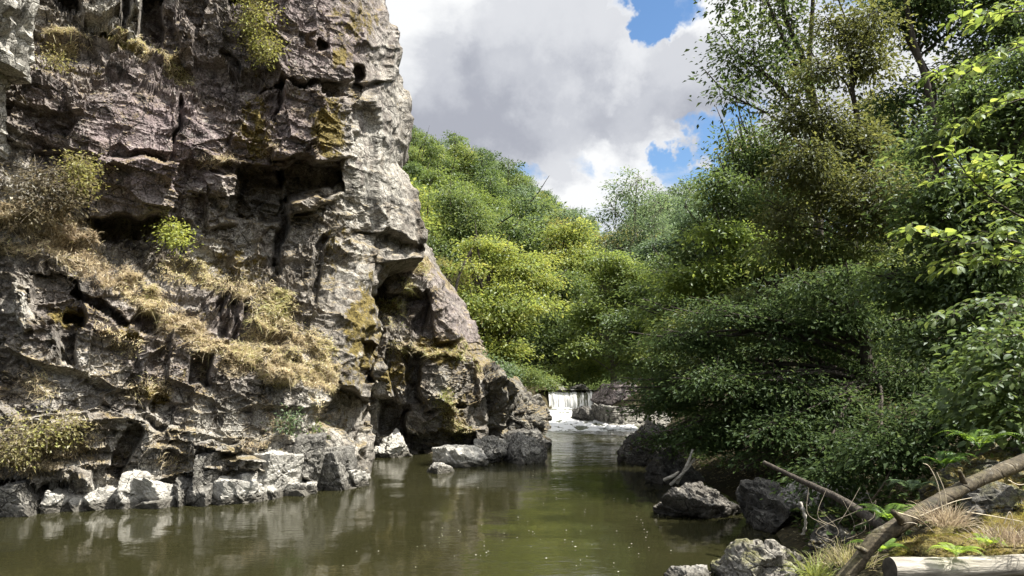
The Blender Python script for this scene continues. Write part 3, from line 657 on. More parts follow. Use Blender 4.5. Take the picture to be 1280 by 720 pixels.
# ================================================================ trees and shrubs
bark = simple_mat('bark', [(.3, (.02, .016, .012)), (.55, (.06, .05, .04)), (.75, (.13, .115, .095))], 7, .9, .7, (3, 3, .6), .03)
bark_pale = simple_mat('pale_bark', [(.3, (.06, .055, .045)), (.55, (.16, .145, .12)), (.75, (.28, .26, .22))], 7, .9, .6, (3, 3, .6), .03)
lf_fresh = leaf_mat('fresh_leaves', [(0, (.060, .092, .020)), (.45, (.128, .178, .038)), (.75, (.195, .228, .046)), (1, (.28, .28, .06))], .50)
lf_mid = leaf_mat('mid_leaves', [(0, (.035, .062, .017)), (.5, (.078, .120, .031)), (.85, (.13, .165, .042)), (1, (.19, .20, .05))], .45)
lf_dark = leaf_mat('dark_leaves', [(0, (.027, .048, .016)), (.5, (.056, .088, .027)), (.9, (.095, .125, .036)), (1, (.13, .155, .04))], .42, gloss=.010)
lf_hazel = leaf_mat('hazel_leaves', [(0, (.034, .058, .018)), (.5, (.072, .108, .03)), (.85, (.125, .155, .04)), (1, (.17, .19, .05))], .45)
lf_olive = leaf_mat('olive_leaves', [(0, (.048, .058, .016)), (.5, (.10, .112, .03)), (.8, (.155, .15, .04)), (1, (.20, .16, .06))], .48)
lf_grey = leaf_mat('grey_green_leaves', [(0, (.052, .085, .04)), (.5, (.088, .135, .058)), (1, (.155, .20, .09))], .45)
lf_bright = leaf_mat('bright_leaves', [(0, (.06, .10, .02)), (.5, (.13, .185, .035)), (1, (.25, .28, .06))], .52)

# ---- tree on the right bank
RB = 'trees along the right bank'
make_tree('tall_tree', 'tall airy dark tree whose crown stands against the clouds', 'tree', (W(1035, 420, 17)[0], 17.5, 2.6),
    [lobe(925, 70, 16.5, 38, 52), lobe(950, -20, 16.8, 55, 60), lobe(912, 118, 16, 26, 16), lobe(985, 30, 17.2, 40, 62), lobe(958, 95, 16.5, 36, 42), lobe(1010, -70, 17, 80, 50), lobe(1000, 130, 16.8, 30, 40)],
    300, 62, .095, .16, lf_dark, bark, 101, top=W(985, -110, 17), sig=.24, flat=.5, group=RB, shell=.5, gap=-.05, fork=.7, limb=.35)
make_tree('olive_tree', 'olive brown tinged column of foliage below the tall airy tree', 'tree', (W(1075, 430, 14.5)[0], 14.5, 2.8),
    plates([lobe(1020, 120, 14, 45, 60), lobe(1075, 160, 14.4, 50, 80), lobe(1000, 215, 13.8, 50, 55), lobe(1060, 250, 14, 60, 60), lobe(1085, 60, 14.5, 45, 60), lobe(970, 290, 13.8, 40, 40), lobe(1040, 30, 14.6, 36, 50)], 3, 133),
    400, 84, .070, .13, lf_olive, bark, 102, top=W(1062, 20, 14.5), sig=.24, flat=.55, droop=.35, group=RB, gap=.2, fork=.92, limb=.25)
make_tree('dark_tree', 'dark leaning tree filling the upper right corner', 'tree', (W(1195, 430, 19)[0], 19, 4.6),
    plates([lobe(1160, 10, 18, 70, 50), lobe(1240, 60, 18.5, 70, 70), lobe(1180, -60, 18.5, 120, 60), lobe(1280, -20, 19, 80, 80), lobe(1130, 120, 18, 50, 50), lobe(1230, 160, 18.6, 80, 70), lobe(1110, -10, 18.5, 40, 50)], 3, 126),
    520, 84, .10, .19, lf_dark, bark, 103, top=W(1120, -60, 18.5), sig=.34, flat=.5, group=RB, gap=.1, fork=.9, limb=.25, extra_trunks=[([(W(1200, 430, 18)), W(1165, 140, 17.6), W(1142, 50, 17.6), W(1120, -60, 18)], .11)])
make_tree('riverside_tree', 'mid green tree with a crown stepping down to the left towards the river', 'tree', (W(985, 455, 21)[0], 21.5, 2.6),
    plates([lobe(905, 250, 21, 50, 46), lobe(870, 310, 20.5, 46, 45), lobe(945, 200, 21.5, 50, 50), lobe(960, 290, 21, 55, 55), lobe(850, 375, 20.2, 40, 45), lobe(905, 370, 20.5, 60, 55), lobe(985, 230, 21.5, 40, 50), lobe(925, 165, 21.6, 26, 26)], 4, 112),
    560, 80, .095, .15, lf_mid, bark, 104, sig=.32, flat=.4, group=RB, gap=.1)
make_tree('sunlit_tree', 'yellow green sunlit foliage in the middle of the right bank', 'tree', (W(960, 455, 18.5)[0], 19, 2.2),
    plates([lobe(905, 282, 17.4, 40, 22), lobe(955, 318, 17.4, 50, 24), lobe(862, 345, 17.6, 40, 22), lobe(1000, 300, 17.5, 40, 22), lobe(838, 398, 18, 30, 16), lobe(900, 350, 17.4, 40, 20)], 4, 5),
    230, 64, .09, .08, lf_bright, bark, 105, sig=.28, flat=.3, group=RB, tint0=.38)
make_tree('hornbeam', 'dark blue green hornbeam with level sprays reaching over the water', 'tree', (W(1090, 560, 12.5)[0], 12.5, 1.9),
    plates([lobe(880, 420, 13.5, 60, 45), lobe(950, 400, 13, 70, 55), lobe(1040, 385, 12.5, 80, 55), lobe(850, 480, 14, 45, 36), lobe(930, 480, 12.8, 70, 50), lobe(1020, 480, 12, 80, 55), lobe(1110, 440, 12.5, 70, 70), lobe(890, 540, 13, 46, 30), lobe(822, 500, 15.5, 34, 22), lobe(845, 545, 14.5, 26, 16), lobe(975, 545, 11.8, 60, 34), lobe(1070, 550, 11.2, 60, 32)], 4, 70, .55, .40),
    640, 110, .066, .13, lf_dark, bark, 106, top=W(1060, 340, 12.5), sig=.28, flat=.20, droop=.25, group=RB, gap=.12, fork=.55)
make_tree('hazel', 'loose mid green tree spreading level sprays above the dark hornbeam', 'tree', (W(1010, 480, 15)[0], 15.2, 2.4),
    plates([lobe(865, 400, 15.5, 50, 40), lobe(930, 360, 15, 60, 45), lobe(1010, 340, 14.6, 70, 50), lobe(1090, 350, 14.2, 60, 60), lobe(975, 420, 14.6, 70, 34), lobe(1070, 410, 14, 60, 40), lobe(900, 445, 15, 50, 26)], 4, 12),
    420, 84, .075, .10, lf_hazel, bark, 112, sig=.30, flat=.24, droop=.3, group=RB, gap=.05)
make_tree('broadleaf_tree', 'shaded broadleaf tree standing behind the near bright branch', 'tree', (W(1240, 480, 9.6)[0], 9.8, 2.6),
    plates([lobe(1160, 260, 9.6, 70, 70), lobe(1230, 330, 9.2, 80, 70), lobe(1150, 350, 9.6, 70, 60), lobe(1260, 230, 9.4, 80, 80), lobe(1210, 160, 9.8, 70, 60), lobe(1290, 120, 9.5, 70, 70), lobe(1200, 420, 9.2, 70, 45), lobe(1275, 430, 8.8, 60, 50)], 4, 112),
    460, 84, .070, .10, lf_mid, bark, 107, sig=.23, flat=.28, group=RB, gap=.1, tint0=.35)
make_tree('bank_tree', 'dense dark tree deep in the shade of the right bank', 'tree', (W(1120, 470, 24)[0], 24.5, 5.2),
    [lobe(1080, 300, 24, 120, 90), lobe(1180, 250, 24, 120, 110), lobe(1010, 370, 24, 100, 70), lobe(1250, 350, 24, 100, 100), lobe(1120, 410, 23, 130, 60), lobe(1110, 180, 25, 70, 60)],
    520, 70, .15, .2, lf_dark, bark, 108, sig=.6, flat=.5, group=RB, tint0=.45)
make_tree('alder', 'mid green tree overhanging the rapids behind the hornbeam', 'tree', (W(885, 480, 27)[0] + 1.2, 28, 2.2),
    plates([lobe(830, 420, 27, 45, 45), lobe(790, 400, 28, 38, 40), lobe(830, 350, 28, 46, 44), lobe(860, 450, 26, 40, 36), lobe(795, 455, 28, 30, 24), lobe(880, 400, 27, 50, 50)], 4, 49),
    420, 76, .11, .14, lf_mid, bark, 109, sig=.34, flat=.4, group=RB, tint0=.6)
make_tree('undergrowth_bush', 'low dark bush in the hollow behind the leaning log', 'bush', (W(1120, 620, 8.4)[0], 8.6, .9),
    [lobe(1110, 560, 8.4, 60, 34), lobe(1180, 520, 8.2, 60, 40), lobe(1250, 500, 7.8, 60, 46), lobe(1040, 590, 8.8, 40, 20)],
    190, 60, .06, .03, lf_dark, bark, 110, sig=.2, flat=.35, twr=.003, shell=.6)
make_tree('bramble_bush', 'green bramble hanging over the moss bank at the right edge', 'bush', (W(1290, 560, 6.6)[0], 6.6, 1.5),
    [lobe(1262, 440, 6.6, 44, 50), lobe(1285, 520, 6.3, 40, 34), lobe(1230, 490, 6.8, 34, 36)],
    120, 30, .062, .025, lf_mid, bark, 111, sig=.16, flat=.5, twr=.003, fine=True, wid=.62, tint0=.4)

# ---- near bright branches seen close at the right edge
def spray(name, label, paths, L, mat, seed, dens, tint0=.55):
    R = np.random.default_rng(seed); wood = MB(); lv = MB(); base = np.asarray(paths[0][0][0])
    PO, DI, NO, TI, LL = [], [], [], [], []
    def leafy(P, r):
        n = len(P); T = nrm(np.gradient(P, axis=0)); s = nrm(np.cross(T, [0, 0, 1.]))
        sd = 1
        for i in range(int(n * .12), n):
            if R.random() < .12: continue
            sd = -sd
            di = T[i] * .75 + s[i] * sd * .8 + R.normal(0, .22, 3); di[2] -= .10
            PO.append(P[i]); DI.append(di); no = np.array([0, 0, 1.]) + R.normal(0, .38, 3); NO.append(no)
            TI.append(np.clip(tint0 + R.normal(0, .18), 0, 1)); LL.append(L * (.6 + .6 * R.random()))
        PO.append(P[-1]); DI.append(T[-1]); NO.append(np.array([0, 0, 1.]) + R.normal(0, .3, 3)); TI.append(.7); LL.append(L)
    for pts, r in paths:
        P = spline(pts, 40); tube(wood, P, np.linspace(r, r * .3, 40), 6)
        T = nrm(np.gradient(P, axis=0)); s = nrm(np.cross(T, [0, 0, 1.]))
        for j, i in enumerate(range(5, 39, max(1, int(34 / dens)))):
            sd = 1 if j % 2 else -1
            ln = (.18 + .30 * R.random()) * (1.15 - i / 55)
            dr = nrm(T[i] * .8 + s[i] * sd * .85 + np.array([0, 0, .18]) + R.normal(0, .18, 3))
            e = P[i] + dr * ln; m = P[i] + dr * ln * .5 + [0, 0, .03]
            tw = spline([P[i], m, e + [0, 0, -.03]], max(5, int(ln / (L * .36)))); tube(wood, tw, np.linspace(.0028, .0012, len(tw)), 4)
            leafy(tw, 0)
        leafy(P[20::2], 0)
    add_leaves_fine(lv, np.array(PO), np.array(DI), np.array(NO), np.array(LL), .52, np.array(TI))
    o = thing(name, base, label, 'branch'); wood.build('twig', bark, o, base); lv.build('foliage', mat, o, base); return o
spray('leafy_branch', 'bright yellow green leafy branch arching in from the right edge', [([W(1340, 300, 5.6), W(1260, 262, 5.4), W(1215, 225, 5.3), W(1190, 188, 5.2)], .010), ([W(1340, 330, 5.3), W(1260, 300, 5.2), W(1200, 305, 5.1), W(1130, 285, 5.0)], .009),
    ([W(1330, 250, 5.5), W(1275, 225, 5.3), W(1235, 205, 5.2)], .007), ([W(1330, 345, 5.4), W(1250, 325, 5.2), W(1180, 335, 5.1)], .007)], .078, lf_bright, 201, 15, .62)
spray('leafy_branch', 'sunlit leafy branch hanging into the upper right corner', [([W(1340, 40, 5.9), W(1270, 60, 5.8), W(1210, 90, 5.7), W(1165, 95, 5.6)], .009), ([W(1340, 10, 6), W(1270, 15, 5.9), W(1195, 22, 5.8)], .008), ([W(1330, 110, 5.8), W(1265, 128, 5.7), W(1185, 165, 5.7)], .008)], .075, lf_bright, 202, 12, .45)
spray('leafy_branch', 'darker leafy branch below the bright arching one', [([W(1340, 400, 6), W(1250, 380, 5.9), W(1170, 400, 5.8)], .008), ([W(1340, 440, 5.9), W(1270, 420, 5.8), W(1215, 440, 5.7)], .007), ([W(1340, 480, 5.8), W(1280, 470, 5.7), W(1235, 490, 5.7)], .006)], .07, lf_mid, 203, 13, .5)

# ---- background: bank trees behind the promontory and the wooded hill
def gtree(name, label, cat, px, pb, d, lobes, *a, **k):
    return make_tree(name, label, cat, W(px, pb, d), lobes, *a, **k)
BK = 'trees on the far bank above the waterfall'
gtree('bank_broadleaf', 'large bright green tree with a drooping yellow green skirt right of the cliff', 'tree', 612, 474, 37, plates([lobe(600, 350, 36, 55, 45), lobe(640, 400, 36, 48, 46), lobe(590, 415, 35.5, 48, 40), lobe(630, 440, 35, 44, 26), lobe(665, 350, 37, 44, 44), lobe(620, 310, 37, 45, 36), lobe(570, 370, 36, 40, 50)], 5, 203, .44, .25),
    560, 76, .14, .2, lf_fresh, bark, 301, sig=.40, flat=.32, group=BK, gap=.05, limb=.7, extra_trunks=[([W(588, 476, 35.2), W(612, 440, 35), W(638, 412, 35), W(655, 390, 35.3)], .09), ([W(566, 400, 35), W(572, 350, 35), W(590, 310, 35.4)], .10)])
gtree('bank_broadleaf', 'dark shaded tree directly behind the waterfall lip', 'tree', 690, 482, 44, plates([lobe(700, 420, 43, 36, 44), lobe(672, 445, 43, 24, 30), lobe(715, 380, 44, 40, 44), lobe(735, 440, 43, 30, 36)], 5, 182, .44, .25),
    400, 66, .14, .22, lf_mid, bark, 302, sig=.55, flat=.45, group=BK, tint0=.38, gap=.15, extra_trunks=[([W(672, 480, 43), W(668, 450, 43), W(660, 420, 43)], .12), ([W(686, 482, 42.5), W(690, 450, 42.5), W(700, 420, 43)], .10)])
gtree('bank_broadleaf', 'sunlit tree with level branches and a thin leaning trunk right of the waterfall', 'tree', 768, 478, 40, plates([lobe(745, 395, 39, 36, 26), lobe(775, 370, 39.5, 46, 36), lobe(735, 430, 39, 28, 22), lobe(790, 420, 39, 32, 32), lobe(760, 345, 40, 46, 30), lobe(810, 350, 40, 40, 36)], 5, 161, .44, .25),
    360, 72, .14, .13, lf_fresh, bark_pale, 303, top=W(750, 320, 40), sig=.42, flat=.25, group=BK, tint0=.5)
gtree('bank_broadleaf', 'pale green tree below the ridge in the middle of the valley', 'tree', 700, 474, 56, plates([lobe(690, 330, 55, 52, 40), lobe(650, 350, 55, 38, 40), lobe(735, 330, 55, 38, 34), lobe(700, 380, 54, 54, 40), lobe(720, 295, 56, 36, 24)], 6, 154, .44, .25),
    420, 66, .18, .24, lf_fresh, bark, 304, sig=.5, flat=.35, group=BK, tint0=.42)
gtree('bank_broadleaf', 'green tree squeezed between the cliff edge and the bright tree', 'tree', 560, 470, 50, plates([lobe(550, 300, 49, 40, 40), lobe(575, 260, 50, 40, 36), lobe(545, 345, 48, 34, 40), lobe(600, 285, 50, 38, 34)], 5, 140, .44, .25),
    430, 66, .15, .22, lf_mid, bark, 305, sig=.6, flat=.5, group=BK, tint0=.6)
gtree('slender_tree', 'slender airy tree standing alone against the sky above the valley', 'tree', 800, 450, 48, [lobe(795, 235, 47, 36, 26), lobe(770, 265, 47, 26, 24), lobe(825, 262, 47, 26, 26), lobe(800, 295, 47, 40, 24), lobe(775, 310, 47, 34, 18), lobe(830, 310, 47, 34, 22)],
    230, 50, .15, .13, lf_grey, bark_pale, 306, top=W(797, 215, 47.5), sig=.40, flat=.4, tint0=.6, gap=.0, twr=.014, fork=.8, limb=.3, bare=.06)
gtree('bank_broadleaf', 'bushy green tree in front of the slender airy tree', 'tree', 815, 465, 43, plates([lobe(830, 330, 42, 44, 36), lobe(860, 300, 42, 44, 40), lobe(800, 350, 42, 34, 34), lobe(870, 265, 43, 26, 24)], 5, 182, .44, .25),
    340, 66, .14, .18, lf_grey, bark, 307, sig=.42, flat=.4, group=BK, tint0=.45)
gtree('bank_shrub', 'low leafy shrub on the bank just left of the waterfall', 'shrub', 712, 483, 40.5, [lobe(712, 462, 40.5, 26, 16), lobe(690, 468, 40, 18, 10), lobe(745, 462, 40.5, 24, 16)], 110, 50, .12, .04, lf_fresh, bark, 308, sig=.3, flat=.5)
gtree('bank_shrub', 'grey green shrub growing on the saddle behind the promontory', 'shrub', 622, 482, 25.5, [lobe(622, 462, 25.5, 22, 14), lobe(600, 455, 25.8, 18, 16)], 70, 46, .08, .03, lf_grey, bark, 309, sig=.2, flat=.6)

gtree('bank_shrub', 'leafy shrub covering the bank between the promontory and the waterfall', 'shrub', 664, 484, 35, [lobe(660, 470, 34.5, 22, 10), lobe(684, 476, 35.5, 16, 7), lobe(640, 462, 34, 20, 12)], 120, 46, .10, .03, lf_mid, bark, 310, sig=.25, flat=.5)
# hill trees: five crowns, then copies standing on the slope
HG = 'trees covering the far hillside'; HL = 'round crowned green tree in the dense wood on the far hillside'
protos = []
for k, (m, t0) in enumerate([(lf_mid, .70), (lf_fresh, .45), (lf_mid, .88), (lf_grey, .55), (lf_mid, .45)]):
    R = np.random.default_rng(400 + k); lb = [(np.array([R.normal(0, 1.6), R.normal(0, 1.6), 4.9 + R.normal(0, 1.35)]), np.array([1.15, 1.15, .85]) * (.55 + .8 * R.random())) for _ in range(15)]
    protos.append(make_tree('hill_tree', HL, 'tree', (0, 0, 0), lb, 130, 84, .22, .17, m, bark, 410 + k, sig=.42, flat=.4, group=HG, tint0=t0, shell=.35, gap=.3))
R = np.random.default_rng(5); spots = []; tries = 0
while len(spots) < 190 and tries < 60000:
    tries += 1
    y = 60 + 78 * R.random() ** .8; px = 455 + 470 * R.random(); x = (px - 640) / F * y
    if np.interp(y, YS, XL) - 1.5 < x < np.interp(y, YS, XR) + 1.5: continue
    if all((x - a) ** 2 + (y - b) ** 2 > 3.5 ** 2 for a, b in spots): spots.append((x, y))
for i, (x, y) in enumerate(spots):
    z = float(terr(np.array([x]), np.array([y]))[0]) - .2; s = .8 + .5 * R.random()
    px = 640 + x / y * F; lim = CZ + (HZ - np.interp(px, [450, 505, 560, 600, 650, 700, 735, 800, 850, 900, 950], [165, 176, 196, 212, 240, 274, 292, 288, 262, 220, 180]) + R.random() * 10) / F * y
    s = min(s, (lim - z) / 7.4)
    if s < .45 and i >= 5: continue
    if i < 5: s = max(s, .45); o = protos[i]; o.location = (x, y, z); o.rotation_euler.z = R.random() * 6.3; o.scale = (s, s, s)
    else: copy_tree(protos[R.integers(0, 5)], (x, y, z), R.random() * 6.3, (s, s, s * (.85 + .4 * R.random())))
# nearer trees on both slopes of the valley
SG = 'trees on the lower valley slopes'; prs = []
for k, (m, t0) in enumerate([(lf_fresh, .45), (lf_mid, .6), (lf_olive, .55)]):
    R2 = np.random.default_rng(450 + k); lb = [(np.array([R2.normal(0, 1.6), R2.normal(0, 1.6), 4.8 + R2.normal(0, 1.35)]), np.array([1.1, 1.1, .75]) * (.55 + .8 * R2.random())) for _ in range(16)]
    prs.append(make_tree('slope_tree', '', 'tree', (0, 0, 0), lb, 230, 84, .15, .16, m, bark, 460 + k, sig=.36, flat=.35, group=SG, tint0=t0, shell=.4, gap=.15, limb=.5))
for k, (px, d, top, lab) in enumerate([(1000, 34, 190, 'olive leaved tree high on the right slope behind the tall airy tree'), (545, 54, 225, 'fresh green tree whose crown meets the cliff edge below the ridge'), (610, 58, 250, 'mid green tree in the middle of the wooded valley side'), (1110, 36, 120, 'tall slope tree seen through gaps in the upper right foliage'),
        (668, 60, 285, 'fresh green tree low on the valley side above the waterfall'), (930, 40, 235, 'olive green tree behind the crown that steps down to the river'), (735, 62, 300, 'pale crowned tree at the notch of the valley'), (1240, 33, 100, 'slope tree in the far upper right behind the dark corner tree'), (870, 50, 290, 'green tree on the right slope beside the slender airy tree'), (580, 47, 330, 'tree directly behind the bright drooping tree by the cliff')]):
    x = (px - 640) / F * d; z = float(terr(np.array([x]), np.array([d]))[0]) - .2; sc_ = np.clip((CZ + (HZ - top) / F * d - z) / 7.2, .5, 1.7); m = (2, 0, 1)[k % 3]
    if k < 3: o = prs[m]; o.location = (x, d, z); o.scale = (sc_,) * 3; o.rotation_euler.z = k * 1.7; o['label'] = lab
    else: copy_tree(prs[m], (x, d, z), k * 1.7, (sc_,) * 3, lab)

# ---- shrubs rooted in the cliff
CS = 'shrubs rooted in the cliff'
lf_dry = leaf_mat('dry_leaves', [(0, (.10, .085, .045)), (.5, (.20, .17, .09)), (.8, (.22, .21, .07)), (1, (.24, .26, .05))], .35)
twigbark = simple_mat('dry_twig', [(.3, (.12, .10, .075)), (.7, (.32, .28, .21))], 20, .9, .2)
def cshrub(label, px, pb, d, lobes, n, nl, L, m, seed, t0=.5, **k):
    return make_tree('cliff_shrub', label, 'shrub', W(px, pb, d), lobes, n, nl, L, .018, m, twigbark, seed, sig=.10, flat=.8, twr=.0035, tint0=t0, group=CS, shell=.6, gap=.5, **k)
cshrub('tangled dry brown shrub under the overhanging pale block', 60, 262, 12.4, [lobe(50, 230, 12.0, 34, 34), lobe(85, 245, 12.1, 26, 26), lobe(40, 262, 11.9, 24, 18)], 230, 16, .05, lf_dry, 501, .2, bare=.35)
cshrub('yellow green half of the tangled shrub next to the purple block', 100, 240, 12.5, [lobe(100, 205, 12.3, 17, 18), lobe(98, 228, 12.2, 15, 14)], 60, 34, .04, lf_dry, 502, .88)
cshrub('grey green broom bush hanging high on the cliff face', 325, 75, 14.8, [lobe(318, 20, 14.7, 26, 34), lobe(330, 55, 14.7, 20, 22), lobe(310, -20, 14.7, 26, 24)], 190, 30, .045, lf_dry, 503, .70, bare=.15)
cshrub('small vivid yellow green plant in a crevice mid cliff', 215, 306, 13.7, [lobe(214, 287, 13.5, 13, 9), lobe(222, 299, 13.4, 11, 6)], 40, 26, .05, lf_bright, 504, .75)
cshrub('straggly green and straw bush low on the left of the cliff', 45, 575, 11.3, [lobe(40, 540, 11.0, 38, 24), lobe(85, 535, 11.2, 22, 18), lobe(20, 565, 10.9, 28, 16)], 170, 18, .05, lf_dry, 505, .75, bare=.25)
cshrub('dwarf fern clump in a pocket near the dark cave', 396, 545, 14.1, [lobe(392, 535, 13.9, 10, 9)], 14, 22, .05, lf_fresh, 506, .5)
cshrub('thin upright green herb on the pale rocks below the grass', 360, 540, 13.3, [lobe(359, 525, 13.2, 8, 14)], 14, 22, .05, lf_grey, 507, .5)
cshrub('tiny green tuft at the left end of the upper grass ledge', 70, 90, 13.3, [lobe(70, 77, 13.1, 10, 8)], 16, 26, .04, lf_dry, 508, .9)

# ---- grass growing on the ledges
def blade_mb(mb, P, D, L, wd, tint, Rg, seg=3, sag=.55):
    """curved blades: P roots, D directions"""
    n = len(P); D = nrm(D); s = nrm(np.cross(D, Rg.normal(0, 1, (n, 3)))); rows = []
    for i in range(seg + 1):
        u = i / seg; c = P + D * (L * u)[:, None] + np.array([0, 0, -1.]) * (L * sag * u * u)[:, None]
        w = (wd * (1 - u * .85))[:, None] * s; rows += [c - w, c + w]
    V = np.stack(rows, 1).reshape(-1, 3); k = np.arange(n)[:, None] * (2 * seg + 2)
    q = np.concatenate([np.concatenate([k + 2 * i, k + 2 * i + 1, k + 2 * i + 3, k + 2 * i + 2], 1) for i in range(seg)])
    mb.add(V, q, tint=np.repeat(tint, 2 * seg + 2))
straw = leaf_mat('straw_grass', [(0, (.16, .12, .085)), (.35, (.34, .28, .185)), (.6, (.50, .435, .27)), (.8, (.36, .34, .13)), (1, (.22, .26, .06))], .3, gloss=.03)
def cliff_grass(name, label, sheet, zones, n, L, seed, tint0=.45, tsd=.14, wd=.005, nzmin=-.2):
    o, PX, PY, P, NN = sheet; R = np.random.default_rng(seed)
    m = np.zeros(PX.shape)
    for x0, y0, x1, y1, r in zones:
        dx, dy = x1 - x0, y1 - y0; t = np.clip(((PX - x0) * dx + (PY - y0) * dy) / max(dx * dx + dy * dy, 1e-6), 0, 1)
        d = np.hypot(PX - x0 - t * dx, PY - y0 - t * dy) / r; m = np.maximum(m, np.clip((1.25 - d) * 1.6, 0, 1))
    pf = P.reshape(-1, 3); cl = fbm(pf * 2.6, 4, seed).reshape(PX.shape)
    fn = nrm(np.cross(np.gradient(P, axis=1), np.gradient(P, axis=0)))
    w = m * np.clip(cl * 2.0 + .9, .12, 1) * np.clip((fn[..., 2] - nzmin) * 1.6, .10, 1)
    w = np.where(PX > PX.max(1, keepdims=True) - 4, 0, w).ravel(); w /= w.sum()
    idx = R.choice(len(w), n, p=w); p0 = pf[idx] + R.normal(0, .02, (n, 3)); nn = NN.reshape(-1, 3)[idx]
    lean = np.stack([fbm(p0 * 1.5, 2, seed + 2), fbm(p0 * 1.5, 2, seed + 3), 0 * p0[:, 0]], 1)
    D = nn * .55 + np.array([0.1, 0, .6]) + lean * .6 + R.normal(0, .32, (n, 3))
    ln = L * np.clip(R.normal(1, .3, n), .35, 1.8); mb = MB()
    ti = np.clip(tint0 + fbm(p0 * 1.2, 3, seed + 4) * .3 + R.normal(0, tsd, n), 0, 1)
    blade_mb(mb, p0 - nn * .02, D, ln, np.full(n, wd), ti, R, sag=.5)
    return tag(mb.build(name, straw), label, kind='stuff')
cliff_grass('dry_grass', 'dry straw grass running diagonally down the cliff to the pale rocks', clA, [(40, 282, 100, 312, 20), (100, 312, 190, 380, 12), (190, 380, 260, 434, 12), (260, 434, 340, 466, 13), (340, 466, 410, 482, 11), (0, 290, 90, 292, 22)], 34000, .13, 601, .55)
cliff_grass('dry_grass', 'yellowish grass on the shelf above the diagonal grass strip', clA, [(215, 335, 300, 372, 15), (300, 372, 352, 384, 16), (330, 410, 395, 445, 24), (300, 440, 370, 455, 16), (225, 330, 260, 345, 12), (380, 430, 410, 460, 14)], 18000, .13, 602, .62)
cliff_grass('dry_grass', 'thin band of bleached grass along the high ledge of the cliff', clA, [(60, 58, 130, 54, 7), (130, 55, 175, 68, 6), (168, 62, 232, 98, 9)], 6000, .13, 603, .55)
cliff_grass('dry_grass', 'scattered straw tufts on the lower rocks of the cliff', clA, [(10, 560, 95, 545, 26), (170, 488, 205, 490, 12), (205, 572, 220, 575, 8), (330, 500, 350, 540, 6), (255, 205, 285, 198, 8), (230, 425, 250, 470, 8), (300, 560, 330, 556, 5), (130, 415, 160, 440, 12), (330, 190, 345, 185, 5), (30, 470, 60, 490, 14), (390, 500, 400, 520, 8)], 9000, .13, 604, .45)
cliff_grass('dry_grass', 'straw and olive grass on the ledges of the recessed buttress', clC, [(500, 334, 540, 336, 9), (490, 440, 545, 440, 7), (545, 440, 570, 445, 8), (580, 430, 608, 470, 12), (550, 500, 572, 540, 12), (478, 385, 500, 390, 8), (470, 405, 500, 410, 5), (500, 360, 520, 380, 6)], 6000, .19, 605, .55, wd=.006)

# ---- low undergrowth on the shaded right bank
R = np.random.default_rng(66); n = 34000
y = 5.5 + 22 * R.random(n) ** 1.2; x = np.interp(y, YS, XR) + .25 + 5.5 * R.random(n) ** 1.3
k = (vn(np.stack([x * 1.4, y * 1.4, 0 * x], 1), 71) > -.15) & ~((y < 7.2) & (x < np.interp(y, [5, 7.2], [3.6, 2.6]))); x, y = x[k], y[k]
z = terr(x, y) + R.random(len(x)) ** 1.6 * .38; mb = MB()
di = R.normal(0, 1, (len(x), 3)) * [1, 1, .3]; no = R.normal(0, .5, (len(x), 3)) + [0, 0, 1]
add_leaves(mb, np.stack([x, y, z], 1), di, no, .075 * np.clip(R.normal(1, .3, len(x)), .4, 1.8), .6, np.clip(R.normal(.5, .2, len(x)), 0, 1))
lt = MB(); n = 9000; y = 4.6 + 12 * R.random(n) ** 1.3; x = np.interp(y, YS, XR) + .1 + 4 * R.random(n); z = terr(x, y) + .012
add_leaves(lt, np.stack([x, y, z], 1), R.normal(0, 1, (n, 3)) * [1, 1, .12], R.normal(0, .35, (n, 3)) + [0, 0, 1], .055 * np.clip(R.normal(1, .3, n), .4, 1.8), .55, np.clip(R.normal(.3, .22, n), 0, 1))
tag(lt.build('leaf_litter', lf_dry, smooth=False), 'dry brown leaf litter on the right bank', kind='stuff')
n = 42000; y = 3 + 36 * R.random(n); x = np.interp(y, YS, XR) + 3.2 + 15 * R.random(n); k = vn(np.stack([x * .9, y * .9, 0 * x], 1), 72) > -.35; x, y = x[k], y[k]; n = len(x)
add_leaves(mb, np.stack([x, y, terr(x, y) + R.random(n) ** 1.5 * .55], 1), R.normal(0, 1, (n, 3)) * [1, 1, .3], R.normal(0, .5, (n, 3)) + [0, 0, 1], .13 * np.clip(R.normal(1, .3, n), .4, 1.8), .6, np.clip(R.normal(.55, .2, n), 0, 1))
tag(mb.build('undergrowth', lf_dark, smooth=False), 'low leafy ground cover on the shaded right bank', kind='stuff')
